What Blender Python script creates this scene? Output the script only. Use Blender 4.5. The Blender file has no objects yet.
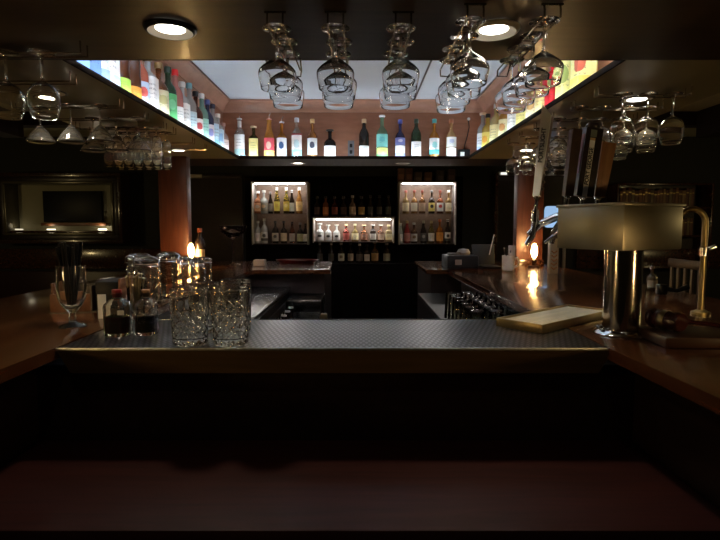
import bpy, bmesh, math, random
from mathutils import Vector, Matrix
R = math.radians
E = 1.38                       # eye height: every z below is measured from it
SC = bpy.context.scene
COL = SC.collection
random.seed(7)

# ------------------------------------------------------------------ materials
MATS = {}
def new_mat(key):
    m = bpy.data.materials.new(key); m.use_nodes = True
    nt = m.node_tree; nt.nodes.clear()
    out = nt.nodes.new('ShaderNodeOutputMaterial')
    return m, nt, out
def N(nt, t, **kw):
    n = nt.nodes.new(t)
    for k, v in kw.items():
        if k.startswith('i_'):
            n.inputs[k[2:].replace('_', ' ')].default_value = v
        else: setattr(n, k, v)
    return n
def c4(c): return (c[0], c[1], c[2], 1.0)
def pbr(key, col, rough=.5, metal=0., spec=.5, coat=0., noise=0., nscale=20., bump=0., trans=0., ior=1.45, coat_rough=.05):
    if key in MATS: return MATS[key]
    m, nt, out = new_mat(key)
    b = N(nt, 'ShaderNodeBsdfPrincipled')
    b.inputs['Base Color'].default_value = c4(col); b.inputs['Roughness'].default_value = rough
    b.inputs['Metallic'].default_value = metal; b.inputs['Specular IOR Level'].default_value = spec
    b.inputs['Coat Weight'].default_value = coat; b.inputs['Coat Roughness'].default_value = coat_rough
    b.inputs['Transmission Weight'].default_value = trans; b.inputs['IOR'].default_value = ior
    if noise or bump:
        tc = N(nt, 'ShaderNodeTexCoord'); nz = N(nt, 'ShaderNodeTexNoise')
        nz.inputs['Scale'].default_value = nscale; nz.inputs['Detail'].default_value = 4
        nt.links.new(tc.outputs['Object'], nz.inputs['Vector'])
        if noise:
            mx = N(nt, 'ShaderNodeMix', data_type='RGBA')
            mx.inputs[6].default_value = c4([x*(1-noise) for x in col]); mx.inputs[7].default_value = c4([min(1, x*(1+noise)) for x in col])
            nt.links.new(nz.outputs['Fac'], mx.inputs[0]); nt.links.new(mx.outputs[2], b.inputs['Base Color'])
        if bump:
            bp = N(nt, 'ShaderNodeBump'); bp.inputs['Strength'].default_value = bump; bp.inputs['Distance'].default_value = .002
            nt.links.new(nz.outputs['Fac'], bp.inputs['Height']); nt.links.new(bp.outputs['Normal'], b.inputs['Normal'])
    nt.links.new(b.outputs[0], out.inputs[0]); MATS[key] = m; return m
def wood(key, dark, light, rough=.3, scale=(14, 1.2, 14), coat=.5, spec=.5):
    if key in MATS: return MATS[key]
    m, nt, out = new_mat(key)
    b = N(nt, 'ShaderNodeBsdfPrincipled'); b.inputs['Roughness'].default_value = rough
    b.inputs['Coat Weight'].default_value = coat; b.inputs['Coat Roughness'].default_value = .12; b.inputs['Specular IOR Level'].default_value = spec
    tc = N(nt, 'ShaderNodeTexCoord'); mp = N(nt, 'ShaderNodeMapping'); mp.inputs['Scale'].default_value = scale
    nz = N(nt, 'ShaderNodeTexNoise'); nz.inputs['Scale'].default_value = 3.; nz.inputs['Detail'].default_value = 6; nz.inputs['Distortion'].default_value = .6
    cr = N(nt, 'ShaderNodeValToRGB'); cr.color_ramp.elements[0].position = .3; cr.color_ramp.elements[0].color = c4(dark)
    cr.color_ramp.elements[1].position = .75; cr.color_ramp.elements[1].color = c4(light)
    bp = N(nt, 'ShaderNodeBump'); bp.inputs['Strength'].default_value = .06; bp.inputs['Distance'].default_value = .002
    L = nt.links.new
    L(tc.outputs['Object'], mp.inputs['Vector']); L(mp.outputs[0], nz.inputs['Vector']); L(nz.outputs['Fac'], cr.inputs[0])
    L(cr.outputs[0], b.inputs['Base Color']); L(nz.outputs['Fac'], bp.inputs['Height']); L(bp.outputs[0], b.inputs['Normal'])
    L(b.outputs[0], out.inputs[0]); MATS[key] = m; return m
def emit(key, col, s):
    if key in MATS: return MATS[key]
    m, nt, out = new_mat(key)
    e = N(nt, 'ShaderNodeEmission'); e.inputs[0].default_value = c4(col); e.inputs[1].default_value = s
    nt.links.new(e.outputs[0], out.inputs[0]); MATS[key] = m; return m
def glass(key, col=(1, 1, 1), rough=0., ior=1.45):
    if key in MATS: return MATS[key]
    m, nt, out = new_mat(key)
    g = N(nt, 'ShaderNodeBsdfGlass'); g.inputs['Color'].default_value = c4(col); g.inputs['Roughness'].default_value = rough; g.inputs['IOR'].default_value = ior
    nt.links.new(g.outputs[0], out.inputs[0]); MATS[key] = m; return m
def thin_glass(key, col=(1, 1, 1), gloss=1.0):
    """clear thin-walled glass: see-through with fresnel reflection"""
    if key in MATS: return MATS[key]
    m, nt, out = new_mat(key)
    t = N(nt, 'ShaderNodeBsdfTransparent'); t.inputs[0].default_value = c4(col)
    g = N(nt, 'ShaderNodeBsdfGlossy'); g.inputs['Roughness'].default_value = .03
    f = N(nt, 'ShaderNodeLayerWeight'); f.inputs[0].default_value = .32
    mu = N(nt, 'ShaderNodeMath', operation='MULTIPLY'); mu.inputs[1].default_value = gloss
    mx = N(nt, 'ShaderNodeMixShader'); L = nt.links.new
    L(f.outputs['Fresnel'], mu.inputs[0]); L(mu.outputs[0], mx.inputs[0]); L(t.outputs[0], mx.inputs[1]); L(g.outputs[0], mx.inputs[2])
    L(mx.outputs[0], out.inputs[0]); MATS[key] = m; return m
def liquid(col, clear=.55):
    """bottle glass full of liquid: part body colour, part see-through"""
    key = 'liquid_%.2f_%.2f_%.2f_%.2f' % (*col, clear)
    if key in MATS: return MATS[key]
    m, nt, out = new_mat(key)
    b = N(nt, 'ShaderNodeBsdfPrincipled'); b.inputs['Base Color'].default_value = c4(col); b.inputs['Roughness'].default_value = .06
    b.inputs['Transmission Weight'].default_value = clear; b.inputs['IOR'].default_value = 1.4
    nt.links.new(b.outputs[0], out.inputs[0]); MATS[key] = m; return m
def label_mat(base, band=None, emblem=None, ink=(.05, .05, .07)):
    """printed paper label: ground, a coloured band low or high, an emblem, rows of print"""
    key = 'label_' + '_'.join('%.2f' % v for c in (base, band or (9,), emblem or (9,), ink) for v in c)
    if key in MATS: return MATS[key]
    m, nt, out = new_mat(key); L = nt.links.new
    b = N(nt, 'ShaderNodeBsdfPrincipled'); b.inputs['Roughness'].default_value = .55
    uv = N(nt, 'ShaderNodeTexCoord'); sp = N(nt, 'ShaderNodeSeparateXYZ'); L(uv.outputs['UV'], sp.inputs[0])
    U, V = sp.outputs[0], sp.outputs[1]
    def math_(op, a, bb):
        n = N(nt, 'ShaderNodeMath', operation=op)
        for i, x in enumerate((a, bb)):
            if isinstance(x, (int, float)): n.inputs[i].default_value = x
            else: L(x, n.inputs[i])
        return n.outputs[0]
    def mix(f, a, bb):
        n = N(nt, 'ShaderNodeMix', data_type='RGBA'); L(f, n.inputs[0])
        for i, x in ((6, a), (7, bb)):
            if isinstance(x, tuple): n.inputs[i].default_value = c4(x)
            else: L(x, n.inputs[i])
        return n.outputs[2]
    col = base
    if band:
        col = mix(math_('LESS_THAN', V, .30), col, band)
    # print rows
    nz = N(nt, 'ShaderNodeTexNoise'); nz.inputs['Scale'].default_value = 26.; L(uv.outputs['UV'], nz.inputs['Vector'])
    rows = math_('GREATER_THAN', math_('SINE', math_('MULTIPLY', V, 44.), 0), .35)
    inx = math_('LESS_THAN', math_('ABSOLUTE', math_('SUBTRACT', U, .5), 0), .2)
    mid = math_('MULTIPLY', math_('GREATER_THAN', V, .32), math_('LESS_THAN', V, .82))
    f = math_('MULTIPLY', math_('MULTIPLY', rows, inx), math_('MULTIPLY', mid, math_('GREATER_THAN', nz.outputs['Fac'], .5)))
    col = mix(math_('MULTIPLY', f, .55), col, ink)
    if emblem:
        du = math_('MULTIPLY', math_('SUBTRACT', U, .5), 3.4); dv = math_('MULTIPLY', math_('SUBTRACT', V, .58), 3.2)
        d = math_('ADD', math_('MULTIPLY', du, du), math_('MULTIPLY', dv, dv))
        col = mix(math_('LESS_THAN', d, .42), col, emblem)
    if isinstance(col, tuple): b.inputs['Base Color'].default_value = c4(col)
    else: L(col, b.inputs['Base Color'])
    L(b.outputs[0], out.inputs[0]); MATS[key] = m; return m

# ------------------------------------------------------------------ mesh building
class MB:
    def __init__(s): s.bm = bmesh.new(); s.uv = s.bm.loops.layers.uv.new('UVMap')
    def box(s, x0, x1, y0, y1, z0, z1, bev=0., M=None, seg=2):
        vs = [s.bm.verts.new((x, y, z)) for z in (z0, z1) for x, y in ((x0, y0), (x1, y0), (x1, y1), (x0, y1))]
        fs = [s.bm.faces.new([vs[i] for i in q]) for q in ((3, 2, 1, 0), (4, 5, 6, 7), (0, 1, 5, 4), (1, 2, 6, 5), (2, 3, 7, 6), (3, 0, 4, 7))]
        if bev:
            es = list({e for f in fs for e in f.edges})
            r = bmesh.ops.bevel(s.bm, geom=es, offset=bev, segments=seg, affect='EDGES', profile=.5)
            vs = list({v for f in r['faces'] for v in f.verts} | {v for v in vs if v.is_valid})
        if M:
            for v in vs:
                if v.is_valid: v.co = M @ v.co
        return s
    def lathe(s, prof, n=24, c=(0, 0, 0), M=None, rf=None, cap=True):
        rows = []
        for k, (r, z) in enumerate(prof):
            if r < 1e-6: rows.append([s.bm.verts.new((c[0], c[1], c[2]+z))])
            else:
                row = []
                for i in range(n):
                    a = 2*math.pi*i/n; q = r*(rf(a, k) if rf else 1)
                    row.append(s.bm.verts.new((c[0]+q*math.cos(a), c[1]+q*math.sin(a), c[2]+z)))
                rows.append(row)
        for a, b in zip(rows, rows[1:]):
            if len(a) == 1 and len(b) == 1: continue
            for i in range(n):
                j = (i+1) % n
                if len(a) == 1: s.bm.faces.new((a[0], b[j], b[i]))
                elif len(b) == 1: s.bm.faces.new((a[i], a[j], b[0]))
                else: s.bm.faces.new((a[i], a[j], b[j], b[i]))
        if cap:
            if len(rows[0]) > 1: s.bm.faces.new(rows[0][::-1])
            if len(rows[-1]) > 1: s.bm.faces.new(rows[-1])
        if M:
            for row in rows:
                for v in row: v.co = M @ v.co
        return s
    def tube(s, pts, r, n=8, closed=False):
        pts = [Vector(p) for p in pts]; rows = []
        rs = r if isinstance(r, (list, tuple)) else [r]*len(pts)
        up = None
        for i, p in enumerate(pts):
            a = pts[i-1] if i or closed else p; b = pts[(i+1) % len(pts)] if i < len(pts)-1 or closed else p
            d1 = (p-a).normalized() if (p-a).length else None; d2 = (b-p).normalized() if (b-p).length else None
            d = ((d1 or d2)+(d2 or d1)).normalized()
            if up is None: up = d.orthogonal().normalized()
            up = (up - d*up.dot(d)); up = up.normalized() if up.length > 1e-4 else d.orthogonal().normalized()
            w = d.cross(up)
            rows.append([s.bm.verts.new(p+rs[i]*(math.cos(2*math.pi*k/n)*up+math.sin(2*math.pi*k/n)*w)) for k in range(n)])
        pr = list(zip(rows, rows[1:]))+([(rows[-1], rows[0])] if closed else [])
        for a, b in pr:
            for k in range(n):
                j = (k+1) % n; s.bm.faces.new((a[k], a[j], b[j], b[k]))
        if not closed: s.bm.faces.new(rows[0][::-1]); s.bm.faces.new(rows[-1])
        return s
    def prism(s, poly, z0, z1, M=None, bev=0.):
        lo = [s.bm.verts.new((x, y, z0)) for x, y in poly]; hi = [s.bm.verts.new((x, y, z1)) for x, y in poly]
        n = len(poly); fs = [s.bm.faces.new(lo[::-1]), s.bm.faces.new(hi)]
        for i in range(n): fs.append(s.bm.faces.new((lo[i], lo[(i+1) % n], hi[(i+1) % n], hi[i])))
        vs = lo+hi
        if bev:
            es = list({e for f in fs[:2] for e in f.edges})
            r = bmesh.ops.bevel(s.bm, geom=es, offset=bev, segments=2, affect='EDGES', profile=.5)
        if M:
            for v in vs:
                if v.is_valid: v.co = M @ v.co
        return s
    def patch(s, r, z0, z1, a0, a1, n=14, rf=None):
        """curved label with thickness .0004, UV mapped"""
        cols = []
        for i in range(n+1):
            a = a0+(a1-a0)*i/n; q = r*(rf(a) if rf else 1)
            cols.append([s.bm.verts.new((q*math.cos(a), q*math.sin(a), z)) for z in (z0, z1)])
        for i in range(n):
            f = s.bm.faces.new((cols[i][0], cols[i+1][0], cols[i+1][1], cols[i][1]))
            for l, (u, v) in zip(f.loops, ((i/n, 0), ((i+1)/n, 0), ((i+1)/n, 1), (i/n, 1))): l[s.uv].uv = (u, v)
        return s
    def build(s, name, mat, parent=None, loc=None, flat=False, ang=38):
        bmesh.ops.recalc_face_normals(s.bm, faces=s.bm.faces)
        me = bpy.data.meshes.new(name); s.bm.to_mesh(me); s.bm.free()
        me.materials.append(mat)
        if not flat:
            me.shade_smooth(); me.set_sharp_from_angle(angle=R(ang))
        o = bpy.data.objects.new(name, me); COL.objects.link(o)
        if parent: o.parent = parent
        elif loc: o.location = (loc[0], loc[1], loc[2]+E)
        return o
def tag(o, label, cat, group=None):
    o['label'] = label; o['category'] = cat
    if group: o['group'] = group
    return o
def thing(name, label, cat, loc=(0, 0, 0), rz=0, group=None):
    o = bpy.data.objects.new(name, None); COL.objects.link(o); o.empty_display_size = .05
    o.location = (loc[0], loc[1], loc[2]+E); o.rotation_euler = (0, 0, rz)
    return tag(o, label, cat, group)
def struct(name, mb, mat, **k):
    o = mb.build(name, mat, None, (0, 0, 0), **k); o['kind'] = 'structure'; return o
def dup(root, loc, rz=0, label=None, group=None):
    r = root.copy(); COL.objects.link(r); r.location = (loc[0], loc[1], loc[2]+E); r.rotation_euler = (0, 0, rz)
    if label: r['label'] = label
    if group: r['group'] = group
    for ch in list(root.children):
        c = ch.copy(); COL.objects.link(c); c.parent = r
        for g in list(ch.children):
            d = g.copy(); COL.objects.link(d); d.parent = c
    return r
def place(first, used, loc, rz, label, group=None):
    """the first time moves the original, later copies it"""
    if not used:
        used.append(1); first.location = (loc[0], loc[1], loc[2]+E); first.rotation_euler = (0, 0, rz); first['label'] = label
        if group: first['group'] = group
        return first
    return dup(first, loc, rz, label, group)
ORD = ['first', 'second', 'third', 'fourth', 'fifth', 'sixth', 'seventh', 'eighth', 'ninth', 'tenth', 'eleventh', 'twelfth', 'thirteenth', 'fourteenth', 'fifteenth', 'sixteenth', 'seventeenth', 'eighteenth', 'nineteenth', 'twentieth', 'twenty-first', 'twenty-second', 'twenty-third', 'twenty-fourth']
def text_mesh(txt, size, M, name, mat, parent, depth=.0004, align='CENTER'):
    cu = bpy.data.curves.new('lettering', 'FONT'); cu.body = txt; cu.size = size; cu.extrude = depth; cu.offset = size*.035; cu.align_x = align; cu.align_y = 'CENTER'
    t = bpy.data.objects.new('lettering_source', cu); COL.objects.link(t)
    bpy.context.view_layer.update()
    me = bpy.data.meshes.new_from_object(t.evaluated_get(bpy.context.evaluated_depsgraph_get()))
    bpy.data.objects.remove(t); bpy.data.curves.remove(cu)
    me.transform(M); me.materials.clear(); me.materials.append(mat)
    o = bpy.data.objects.new(name, me); COL.objects.link(o); o.parent = parent
    return o

# materials in use
MAHOG = wood('mahogany', (.030, .011, .006), (.075, .027, .013), rough=.22, coat=.6)
TOPW = wood('bar_top_wood', (.050, .015, .005), (.115, .038, .012), rough=.2, scale=(14, 1.0, 14), coat=.8)
LOWW = wood('lower_top_wood', (.030, .006, .004), (.055, .011, .007), rough=.6, scale=(1.2, 14, 14), coat=.0, spec=.25)
SOFF = wood('soffit_wood', (.022, .012, .005), (.044, .025, .011), rough=.42, scale=(1.2, 9, 9), coat=.03, spec=.25)
DARKW = wood('dark_wood', (.010, .005, .004), (.024, .012, .009), rough=.4, coat=.2)
REDW = wood('column_wood', (.06, .015, .007), (.105, .029, .012), rough=.45, scale=(14, 14, 1.2), coat=.1)
WALLM = pbr('wall_paint', (.011, .011, .009), .7, noise=.2, nscale=3)
SOFO = pbr('soffit_olive', (.25, .225, .14), .32, noise=.15, nscale=3, coat=.2, coat_rough=.2)
OLIVE = pbr('olive_paint', (.55, .52, .36), .6, noise=.12, nscale=2)
CANW = wood('canopy_wall_wood', (.25, .098, .048), (.34, .140, .075), rough=.5, scale=(2, 2, 9), coat=.1)
CEILC = pbr('canopy_ceiling_paint', (.64, .68, .74), .45, noise=.06, nscale=4)
CROWN = wood('crown_wood', (.38, .19, .125), (.50, .26, .17), rough=.4, scale=(3, 3, 9), coat=.2)
FASC = pbr('fascia_black', (.014, .010, .007), .8, spec=.1)
BACKM = pbr('back_bar_black', (.003, .002, .0018), .7, spec=.06)
BLACKM = pbr('black_metal', (.012, .012, .012), .35, metal=.6)
BLACKP = pbr('black_plastic', (.006, .006, .0065), .45, spec=.3)
CHROME = pbr('chrome', (.70, .70, .70), .12, metal=1.)
STEEL = pbr('brushed_steel', (.26, .26, .26), .24, metal=1., noise=.15, nscale=60)
WIRE = pbr('rack_wire', (.30, .26, .19), .25, metal=1.)
BRASS = pbr('brass', (.32, .24, .12), .32, metal=1., noise=.1, nscale=40)
def diffuse_share_glass(key, trans, ior, col=(1, 1, 1)):  # transmission below full leaves some diffuse white, put in to brighten the glass
    m = pbr(key, col, .02, trans=trans, ior=ior); return m
GLASS = diffuse_share_glass('clear_glass', 1.0, 1.42, (1, 1, 1))
GLASSM = diffuse_share_glass('side_rack_glass', .965, 1.40, (1, .98, .9))
GLASSB = diffuse_share_glass('bar_glass', .982, 1.45, (1, .99, .94))
GLASSG = thin_glass('thin_glass', (.95, .95, .93), 1.0)
LED = emit('led_white', (.78, .90, 1.0), 34.)
LEDB = emit('led_white_mid', (.78, .90, 1.0), 46.)
LEDN = emit('led_white_bright', (.70, .86, 1.0), 560.)
LEDC = emit('led_cabinet', (1.0, .94, .88), 40.)
WHITEP = pbr('white_paper', (.8, .79, .75), .6)
FLOORM = wood('floor_boards', (.014, .009, .006), (.03, .02, .013), rough=.35, scale=(8, 1, 8))

# steel with a stud pattern
def stud_metal():
    m, nt, out = new_mat('studded_steel'); L = nt.links.new
    b = N(nt, 'ShaderNodeBsdfPrincipled'); b.inputs['Metallic'].default_value = 1.; b.inputs['Roughness'].default_value = .3
    tc = N(nt, 'ShaderNodeTexCoord'); mp = N(nt, 'ShaderNodeMapping'); mp.inputs['Rotation'].default_value = (0, 0, R(45)); mp.inputs['Scale'].default_value = (88, 31, 31)
    vo = N(nt, 'ShaderNodeTexVoronoi', voronoi_dimensions='2D'); vo.inputs['Scale'].default_value = 1.; vo.inputs['Randomness'].default_value = 0.
    cr = N(nt, 'ShaderNodeValToRGB'); cr.color_ramp.elements[0].position = .22; cr.color_ramp.elements[0].color = (1, 1, 1, 1); cr.color_ramp.elements[1].position = .45; cr.color_ramp.elements[1].color = (0, 0, 0, 1)
    mx = N(nt, 'ShaderNodeMix', data_type='RGBA'); mx.inputs[6].default_value = (.065, .07, .078, 1); mx.inputs[7].default_value = (.26, .275, .29, 1)
    bp = N(nt, 'ShaderNodeBump'); bp.inputs['Strength'].default_value = .12; bp.inputs['Distance'].default_value = .002
    L(tc.outputs['Object'], mp.inputs[0]); L(mp.outputs[0], vo.inputs['Vector']); L(vo.outputs['Distance'], cr.inputs[0]); L(cr.outputs[0], bp.inputs['Height'])
    L(cr.outputs[0], mx.inputs[0]); L(mx.outputs[2], b.inputs['Base Color'])
    L(bp.outputs[0], b.inputs['Normal']); L(b.outputs[0], out.inputs[0]); return m
STUD = stud_metal()

# ------------------------------------------------------------------ the room
ZF = -E; ZC = 1.11
struct('floor', MB().box(-5, 5, -2.2, 6.62, ZF-.05, ZF), FLOORM)
struct('ceiling', MB().box(-5, 5, -2.2, 6.62, ZC, ZC+.05), OLIVE)
struct('wall_back', MB().box(-5, 5, 6.52, 6.62, ZF, ZC), WALLM)
struct('wall_left', MB().box(-5.1, -5, -2.2, 6.62, ZF, ZC), WALLM)
struct('wall_right', MB().box(5, 5.1, -2.2, 6.62, ZF, ZC), WALLM)
struct('wall_front', MB().box(-5, 5, -2.3, -2.2, ZF, ZC), WALLM)
struct('trim_1', MB().box(-5, -2.2, 6.47, 6.52, -.52, -.27, .008), MAHOG)
struct('trim_2', MB().box(2.7, 5, 6.47, 6.52, -.52, -.27, .008), MAHOG)
# dark beams across the outer ceiling
struct('trim_3', MB().box(-5, -1.66, 5.12, 5.26, .98, ZC), DARKW)
struct('trim_4', MB().box(1.58, 5, 5.12, 5.26, .98, ZC), DARKW)
struct('trim_5', MB().box(-3.45, -3.25, -2, 5.12, .86, ZC), DARKW)
struct('trim_6', MB().box(3.25, 3.45, -2, 5.12, .86, ZC), DARKW)
struct('baseboard_back', MB().box(-5, 5, 6.49, 6.52, ZF, ZF+.14), DARKW)
# doors on the back wall
PALE = pbr('pale_trim', (.42, .40, .36), .4)
d = struct('door_1', MB().box(1.70, 2.52, 6.48, 6.52, ZF, .64), DARKW)
for x0, x1, z0, z1, m in ((1.665, 1.70, ZF, .66, MAHOG), (2.52, 2.555, ZF, .66, PALE)):
    MB().box(x0, x1, 6.45, 6.52, z0, z1, .004).build('door_frame', m, d)
MB().box(1.70, 2.52, 6.44, 6.5, .645, .675, .004).build('door_frame', PALE, d)
d2 = struct('door_2', MB().box(-2.10, -1.46, 6.48, 6.52, ZF, .6), DARKW)
MB().box(-2.14, -1.94, 6.45, 6.52, .6, .645, .004).build('door_frame', PALE, d2)
MB().box(-1.94, -1.46, 6.45, 6.52, .6, .645, .004).build('door_frame', DARKW, d2)
st = thing('strip_light', 'short white strip light over the door beside the red column', 'light', (2.1, 6.42, .65))
for x in (-.335, -.225, .36): MB().box(x-.045, x+.045, -.015, .015, -.012, .012, .004).build('light_tube', emit('door_strip', (1, .97, .9), 1.2), st)
MB().box(-.40, .42, .014, .03, -.02, .02, .003).build('housing', PALE, st)

# ------------------------------------------------------------------ canopy over the bar
XL, XR, YN, YFB = -1.035, .925, 1.867, 4.50
OXL, OXR, OYN, OYF = -1.64, 1.56, .35, 5.03
WXL, WXR, WY = -1.21, 1.09, 4.68
ZS, ZL = .58, .596
can = thing('bar_canopy', 'dark wood canopy over the bar with a bottle ledge round its lit opening', 'canopy', (0, 0, ZS))
def cbox(name, m, *a, **k): return MB().box(*a, **k).build(name, m, can)
t_ = ZL-ZS
cbox('soffit_panel', SOFF, OXL, OXR, OYN, YN, 0, t_)
cbox('soffit_panel', wood('soffit_back_wood', (.030, .017, .008), (.055, .032, .015), rough=.6, coat=0, spec=.15), OXL, OXR, YFB, OYF, 0, t_)
cbox('soffit_panel', SOFO, OXL, XL, YN, YFB, 0, t_)
cbox('soffit_panel', SOFO, XR, OXR, YN, YFB, 0, t_)
# lips round the opening
lp = .007
cbox('fascia', FASC, XL-.004, XL+.004, YN, YFB, -.001, t_+lp, bev=.002)
cbox('fascia', FASC, XR-.004, XR+.004, YN, YFB, -.001, t_+lp, bev=.002)
cbox('fascia', FASC, XL, XR, YFB-.004, YFB+.004, -.001, t_+lp, bev=.002)
cbox('fascia', FASC, XL, XR, YN-.004, YN+.004, -.001, t_+lp, bev=.002)
zc = ZC-ZS
cbox('inner_wall', CANW, WXL-.02, WXL, YN-.2, WY, t_, zc)
cbox('inner_wall', CANW, WXR, WXR+.02, YN-.2, WY, t_, zc)
cbox('inner_wall', CANW, WXL-.02, WXR+.02, WY, WY+.02, t_, zc)
cbox('inner_wall', CANW, WXL-.02, WXR+.02, YN-.22, YN-.2, t_, zc)
cbox('outer_wall', MAHOG, OXL, OXL+.02, OYN, OYF, t_, zc)
cbox('outer_wall', MAHOG, OXR-.02, OXR, OYN, OYF, t_, zc)
cbox('outer_wall', MAHOG, OXL+.02, OXR-.02, OYF-.02, OYF, t_, zc)
cbox('outer_wall', MAHOG, OXL+.02, OXR-.02, OYN, OYN+.02, t_, zc)
cbox('ceiling_panel', CEILC, WXL, WXR, YN-.2, WY, zc-.012, zc-.002)
for x in (-.62, .47): cbox('ceiling_batten', DARKW, x-.006, x+.006, YN-.2, WY-.08, zc-.018, zc-.010)
def crown(p0, p1, nrm):
    """crown moulding run from p0 to p1 with its profile stepping out along nrm"""
    prof = [(0, -.105), (.012, -.105), (.016, -.085), (.034, -.06), (.060, -.034), (.078, -.026), (.082, -.012), (.095, -.012), (0, -.012)]
    mb = MB(); ends = []
    for p, ext in ((p0, 1), (p1, 1)):
        ends.append([mb.bm.verts.new((p[0]+nrm[0]*u, p[1]+nrm[1]*u, zc+w)) for u, w in prof])
    n = len(prof)
    for i in range(n): mb.bm.faces.new((ends[0][i], ends[0][(i+1) % n], ends[1][(i+1) % n], ends[1][i]))
    mb.bm.faces.new(ends[0]); mb.bm.faces.new(ends[1][::-1])
    mb.build('crown_moulding', CROWN, can)
crown((WXL, WY), (WXR, WY), (0, -1)); crown((WXL, YN-.2), (WXL, WY), (1, 0)); crown((WXR, YN-.2), (WXR, WY), (-1, 0)); crown((WXL, YN-.2), (WXR, YN-.2), (0, 1))
for nm, lab, a in (('led_strip', 'white light strip along the back ledge at the feet of its thirteen bottles', (XL+.02, XR-.02, YFB+.008, YFB+.020)),
                   ('led_strip', 'white light strip along the ledge of blue and green bottles', (XL-.020, XL-.008, YN+.02, YFB)),
                   ('led_strip', 'white light strip along the ledge of yellow and red bottles', (XR+.008, XR+.020, YN+.02, YFB)),
                   ('led_strip', 'white light strip hidden behind the edge of the front soffit', (XL+.02, XR-.02, YN-.024, YN-.012))):
    o = MB().box(*a, ZL, ZL+.005, .001).build(nm, LEDN if 'hidden' in lab else LEDB if 'back ledge' in lab else LED, None, (0, 0, 0)); tag(o, lab, 'light strip', 'light strips on the canopy ledges')
# small things on the canopy back wall
wp = thing('wall_plate', 'small grey wall plate behind the dark squat and black bottles', 'wall plate', (-.079, WY, ZL+.02))
MB().box(-.028, .028, -.012, 0, 0, .145, .003).build('plate', pbr('grey_plate', (.13, .13, .14), .5), wp)
for z in (.045, .1): MB().box(-.012, .012, -.0145, -.011, z-.016, z+.016, .002).build('socket', BLACKP, wp)
cb = thing('wall_lamp', 'tiny white bulb on a black cable above a black box at the ledge corner', 'lamp', (.93, 4.62, ZL))
MB().lathe([(0, -.014), (.011, -.009), (.014, 0), (.011, .009), (0, .014)], 14, (.02, .02, .345)).build('bulb', WHITEP, cb)
MB().tube([(.02, .035, .34), (.03, .04, .28), (.015, .04, .2), (-.01, .03, .12), (-.02, .02, .05)], .004, 6).build('cable', BLACKP, cb)
MB().box(-.07, .03, -.02, .03, 0, .08, .006).build('power_box', BLACKP, cb)
MB().box(-.055, -.02, -.0215, -.0195, .015, .055, .001).build('tag', WHITEP, cb)

def downlight(x, y, label, on=True, z=ZS, r=.066, power=10., vis=12., trim=None):
    d_ = .013 if y < 2 else .004
    t = thing('ceiling_light', label, 'ceiling light', (x, y, z), 0, 'round downlights in the canopy soffit')
    MB().lathe([(r*.97, -.001), (r*.97, -d_), (r*1.06, -d_*.85), (r*1.13, -d_*.4), (r*1.13, -.001)], 36, cap=False).build('trim_ring', trim or BLACKM, t)
    rf_ = MB().lathe([(r*.965, -d_+.0005), (r*.80, -d_*.5), (r*.64, -.0025)], 36, cap=False).build('reflector', pbr('reflector', (.80, .74, .62), .4), t)
    MB().lathe([(0, -.0022), (r*.66, -.0022)], 36, cap=False).build('lens', emit('downlight_lens_%.0f' % vis, (1, .93, .80), vis) if on else pbr('lens_off', (.2, .19, .17), .3), rf_)
    if on:
        l = bpy.data.lights.new('downlight', 'SPOT'); l.energy = power; l.color = (1, .86, .66); l.spot_size = R(125); l.spot_blend = .9; l.shadow_soft_size = .04
        o = bpy.data.objects.new('downlight', l); COL.objects.link(o); o.location = (0, 0, -.017); o.parent = t
downlight(-.555, 1.575, 'round downlight in the front soffit above the jars and mixing glasses')
downlight(.393, 1.58, 'round downlight in the front soffit between two racks of wine glasses', trim=pbr('cream_trim', (.6, .55, .45), .4))
downlight(-.50, .55, 'added fill downlight in the front soffit above the lower counter, goblet side', power=2.3)  # added out of view to light the lower counter and front fascia
downlight(.42, .55, 'added fill downlight in the front soffit above the lower counter, tap side', power=1.3)  # weaker added partner, also out of view
downlight(-1.345, 2.30, 'round downlight in the side soffit by the cone cocktail glasses', power=7)
downlight(-1.376, 4.0, 'round downlight in the side soffit near the column with dark bottle', power=4)
downlight(-.565, 4.80, 'lit round downlight in the back soffit above the bottle cabinet', power=3, vis=5)
downlight(.39, 4.80, 'unlit round downlight in the back soffit', on=False)
downlight(1.26, 2.42, 'round downlight above the wine glasses by the tap handles', power=11)
downlight(1.26, 4.0, 'round downlight in the side soffit near the column with the mug', power=8)

# ------------------------------------------------------------------ stemware
def glass_thing(name, prof, label, cat, n=28, mat=None, rf=None):
    """profile upright; hung upside down from its foot"""
    t = thing(name, label, cat)
    MB().lathe([(r, -z) for r, z in prof], n, rf=rf, cap=False).build('glass_body', mat or GLASS, t, ang=80)
    return t
def stem_prof(fr, sh, bowl, wall=.0014):
    """foot radius, stem height, bowl outline [(r, z)] from stem to rim"""
    p = [(0, 0), (fr*.97, 0), (fr, .0018), (fr*.95, .0038), (fr*.5, .0060), (.0075, .0100), (.0042, .016), (.0038, sh*.6), (.0042, sh*.9)]
    p += bowl
    nb_ = len(bowl)-1
    inner = [(max(r-wall*(1+3.0*(1-i/nb_)**3), 0), z+.0006+.005*(1-i/nb_)**3) for i, (r, z) in list(enumerate(bowl))[::-1]]
    inner = [(r, z) for r, z in inner if r > .006]
    return p + [(bowl[-1][0]-wall*.5, bowl[-1][1]+.0008)] + inner + [(0, inner[-1][1]-.001)]
WINE = stem_prof(.041, .074, [(.006, .079), (.014, .084), (.028, .094), (.042, .105), (.0515, .116), (.0535, .123), (.0525, .134), (.049, .152), (.0465, .166)])
WINE2 = stem_prof(.038, .085, [(.006, .090), (.017, .096), (.034, .108), (.045, .125), (.0485, .145), (.047, .168), (.042, .190), (.038, .205)])
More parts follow.
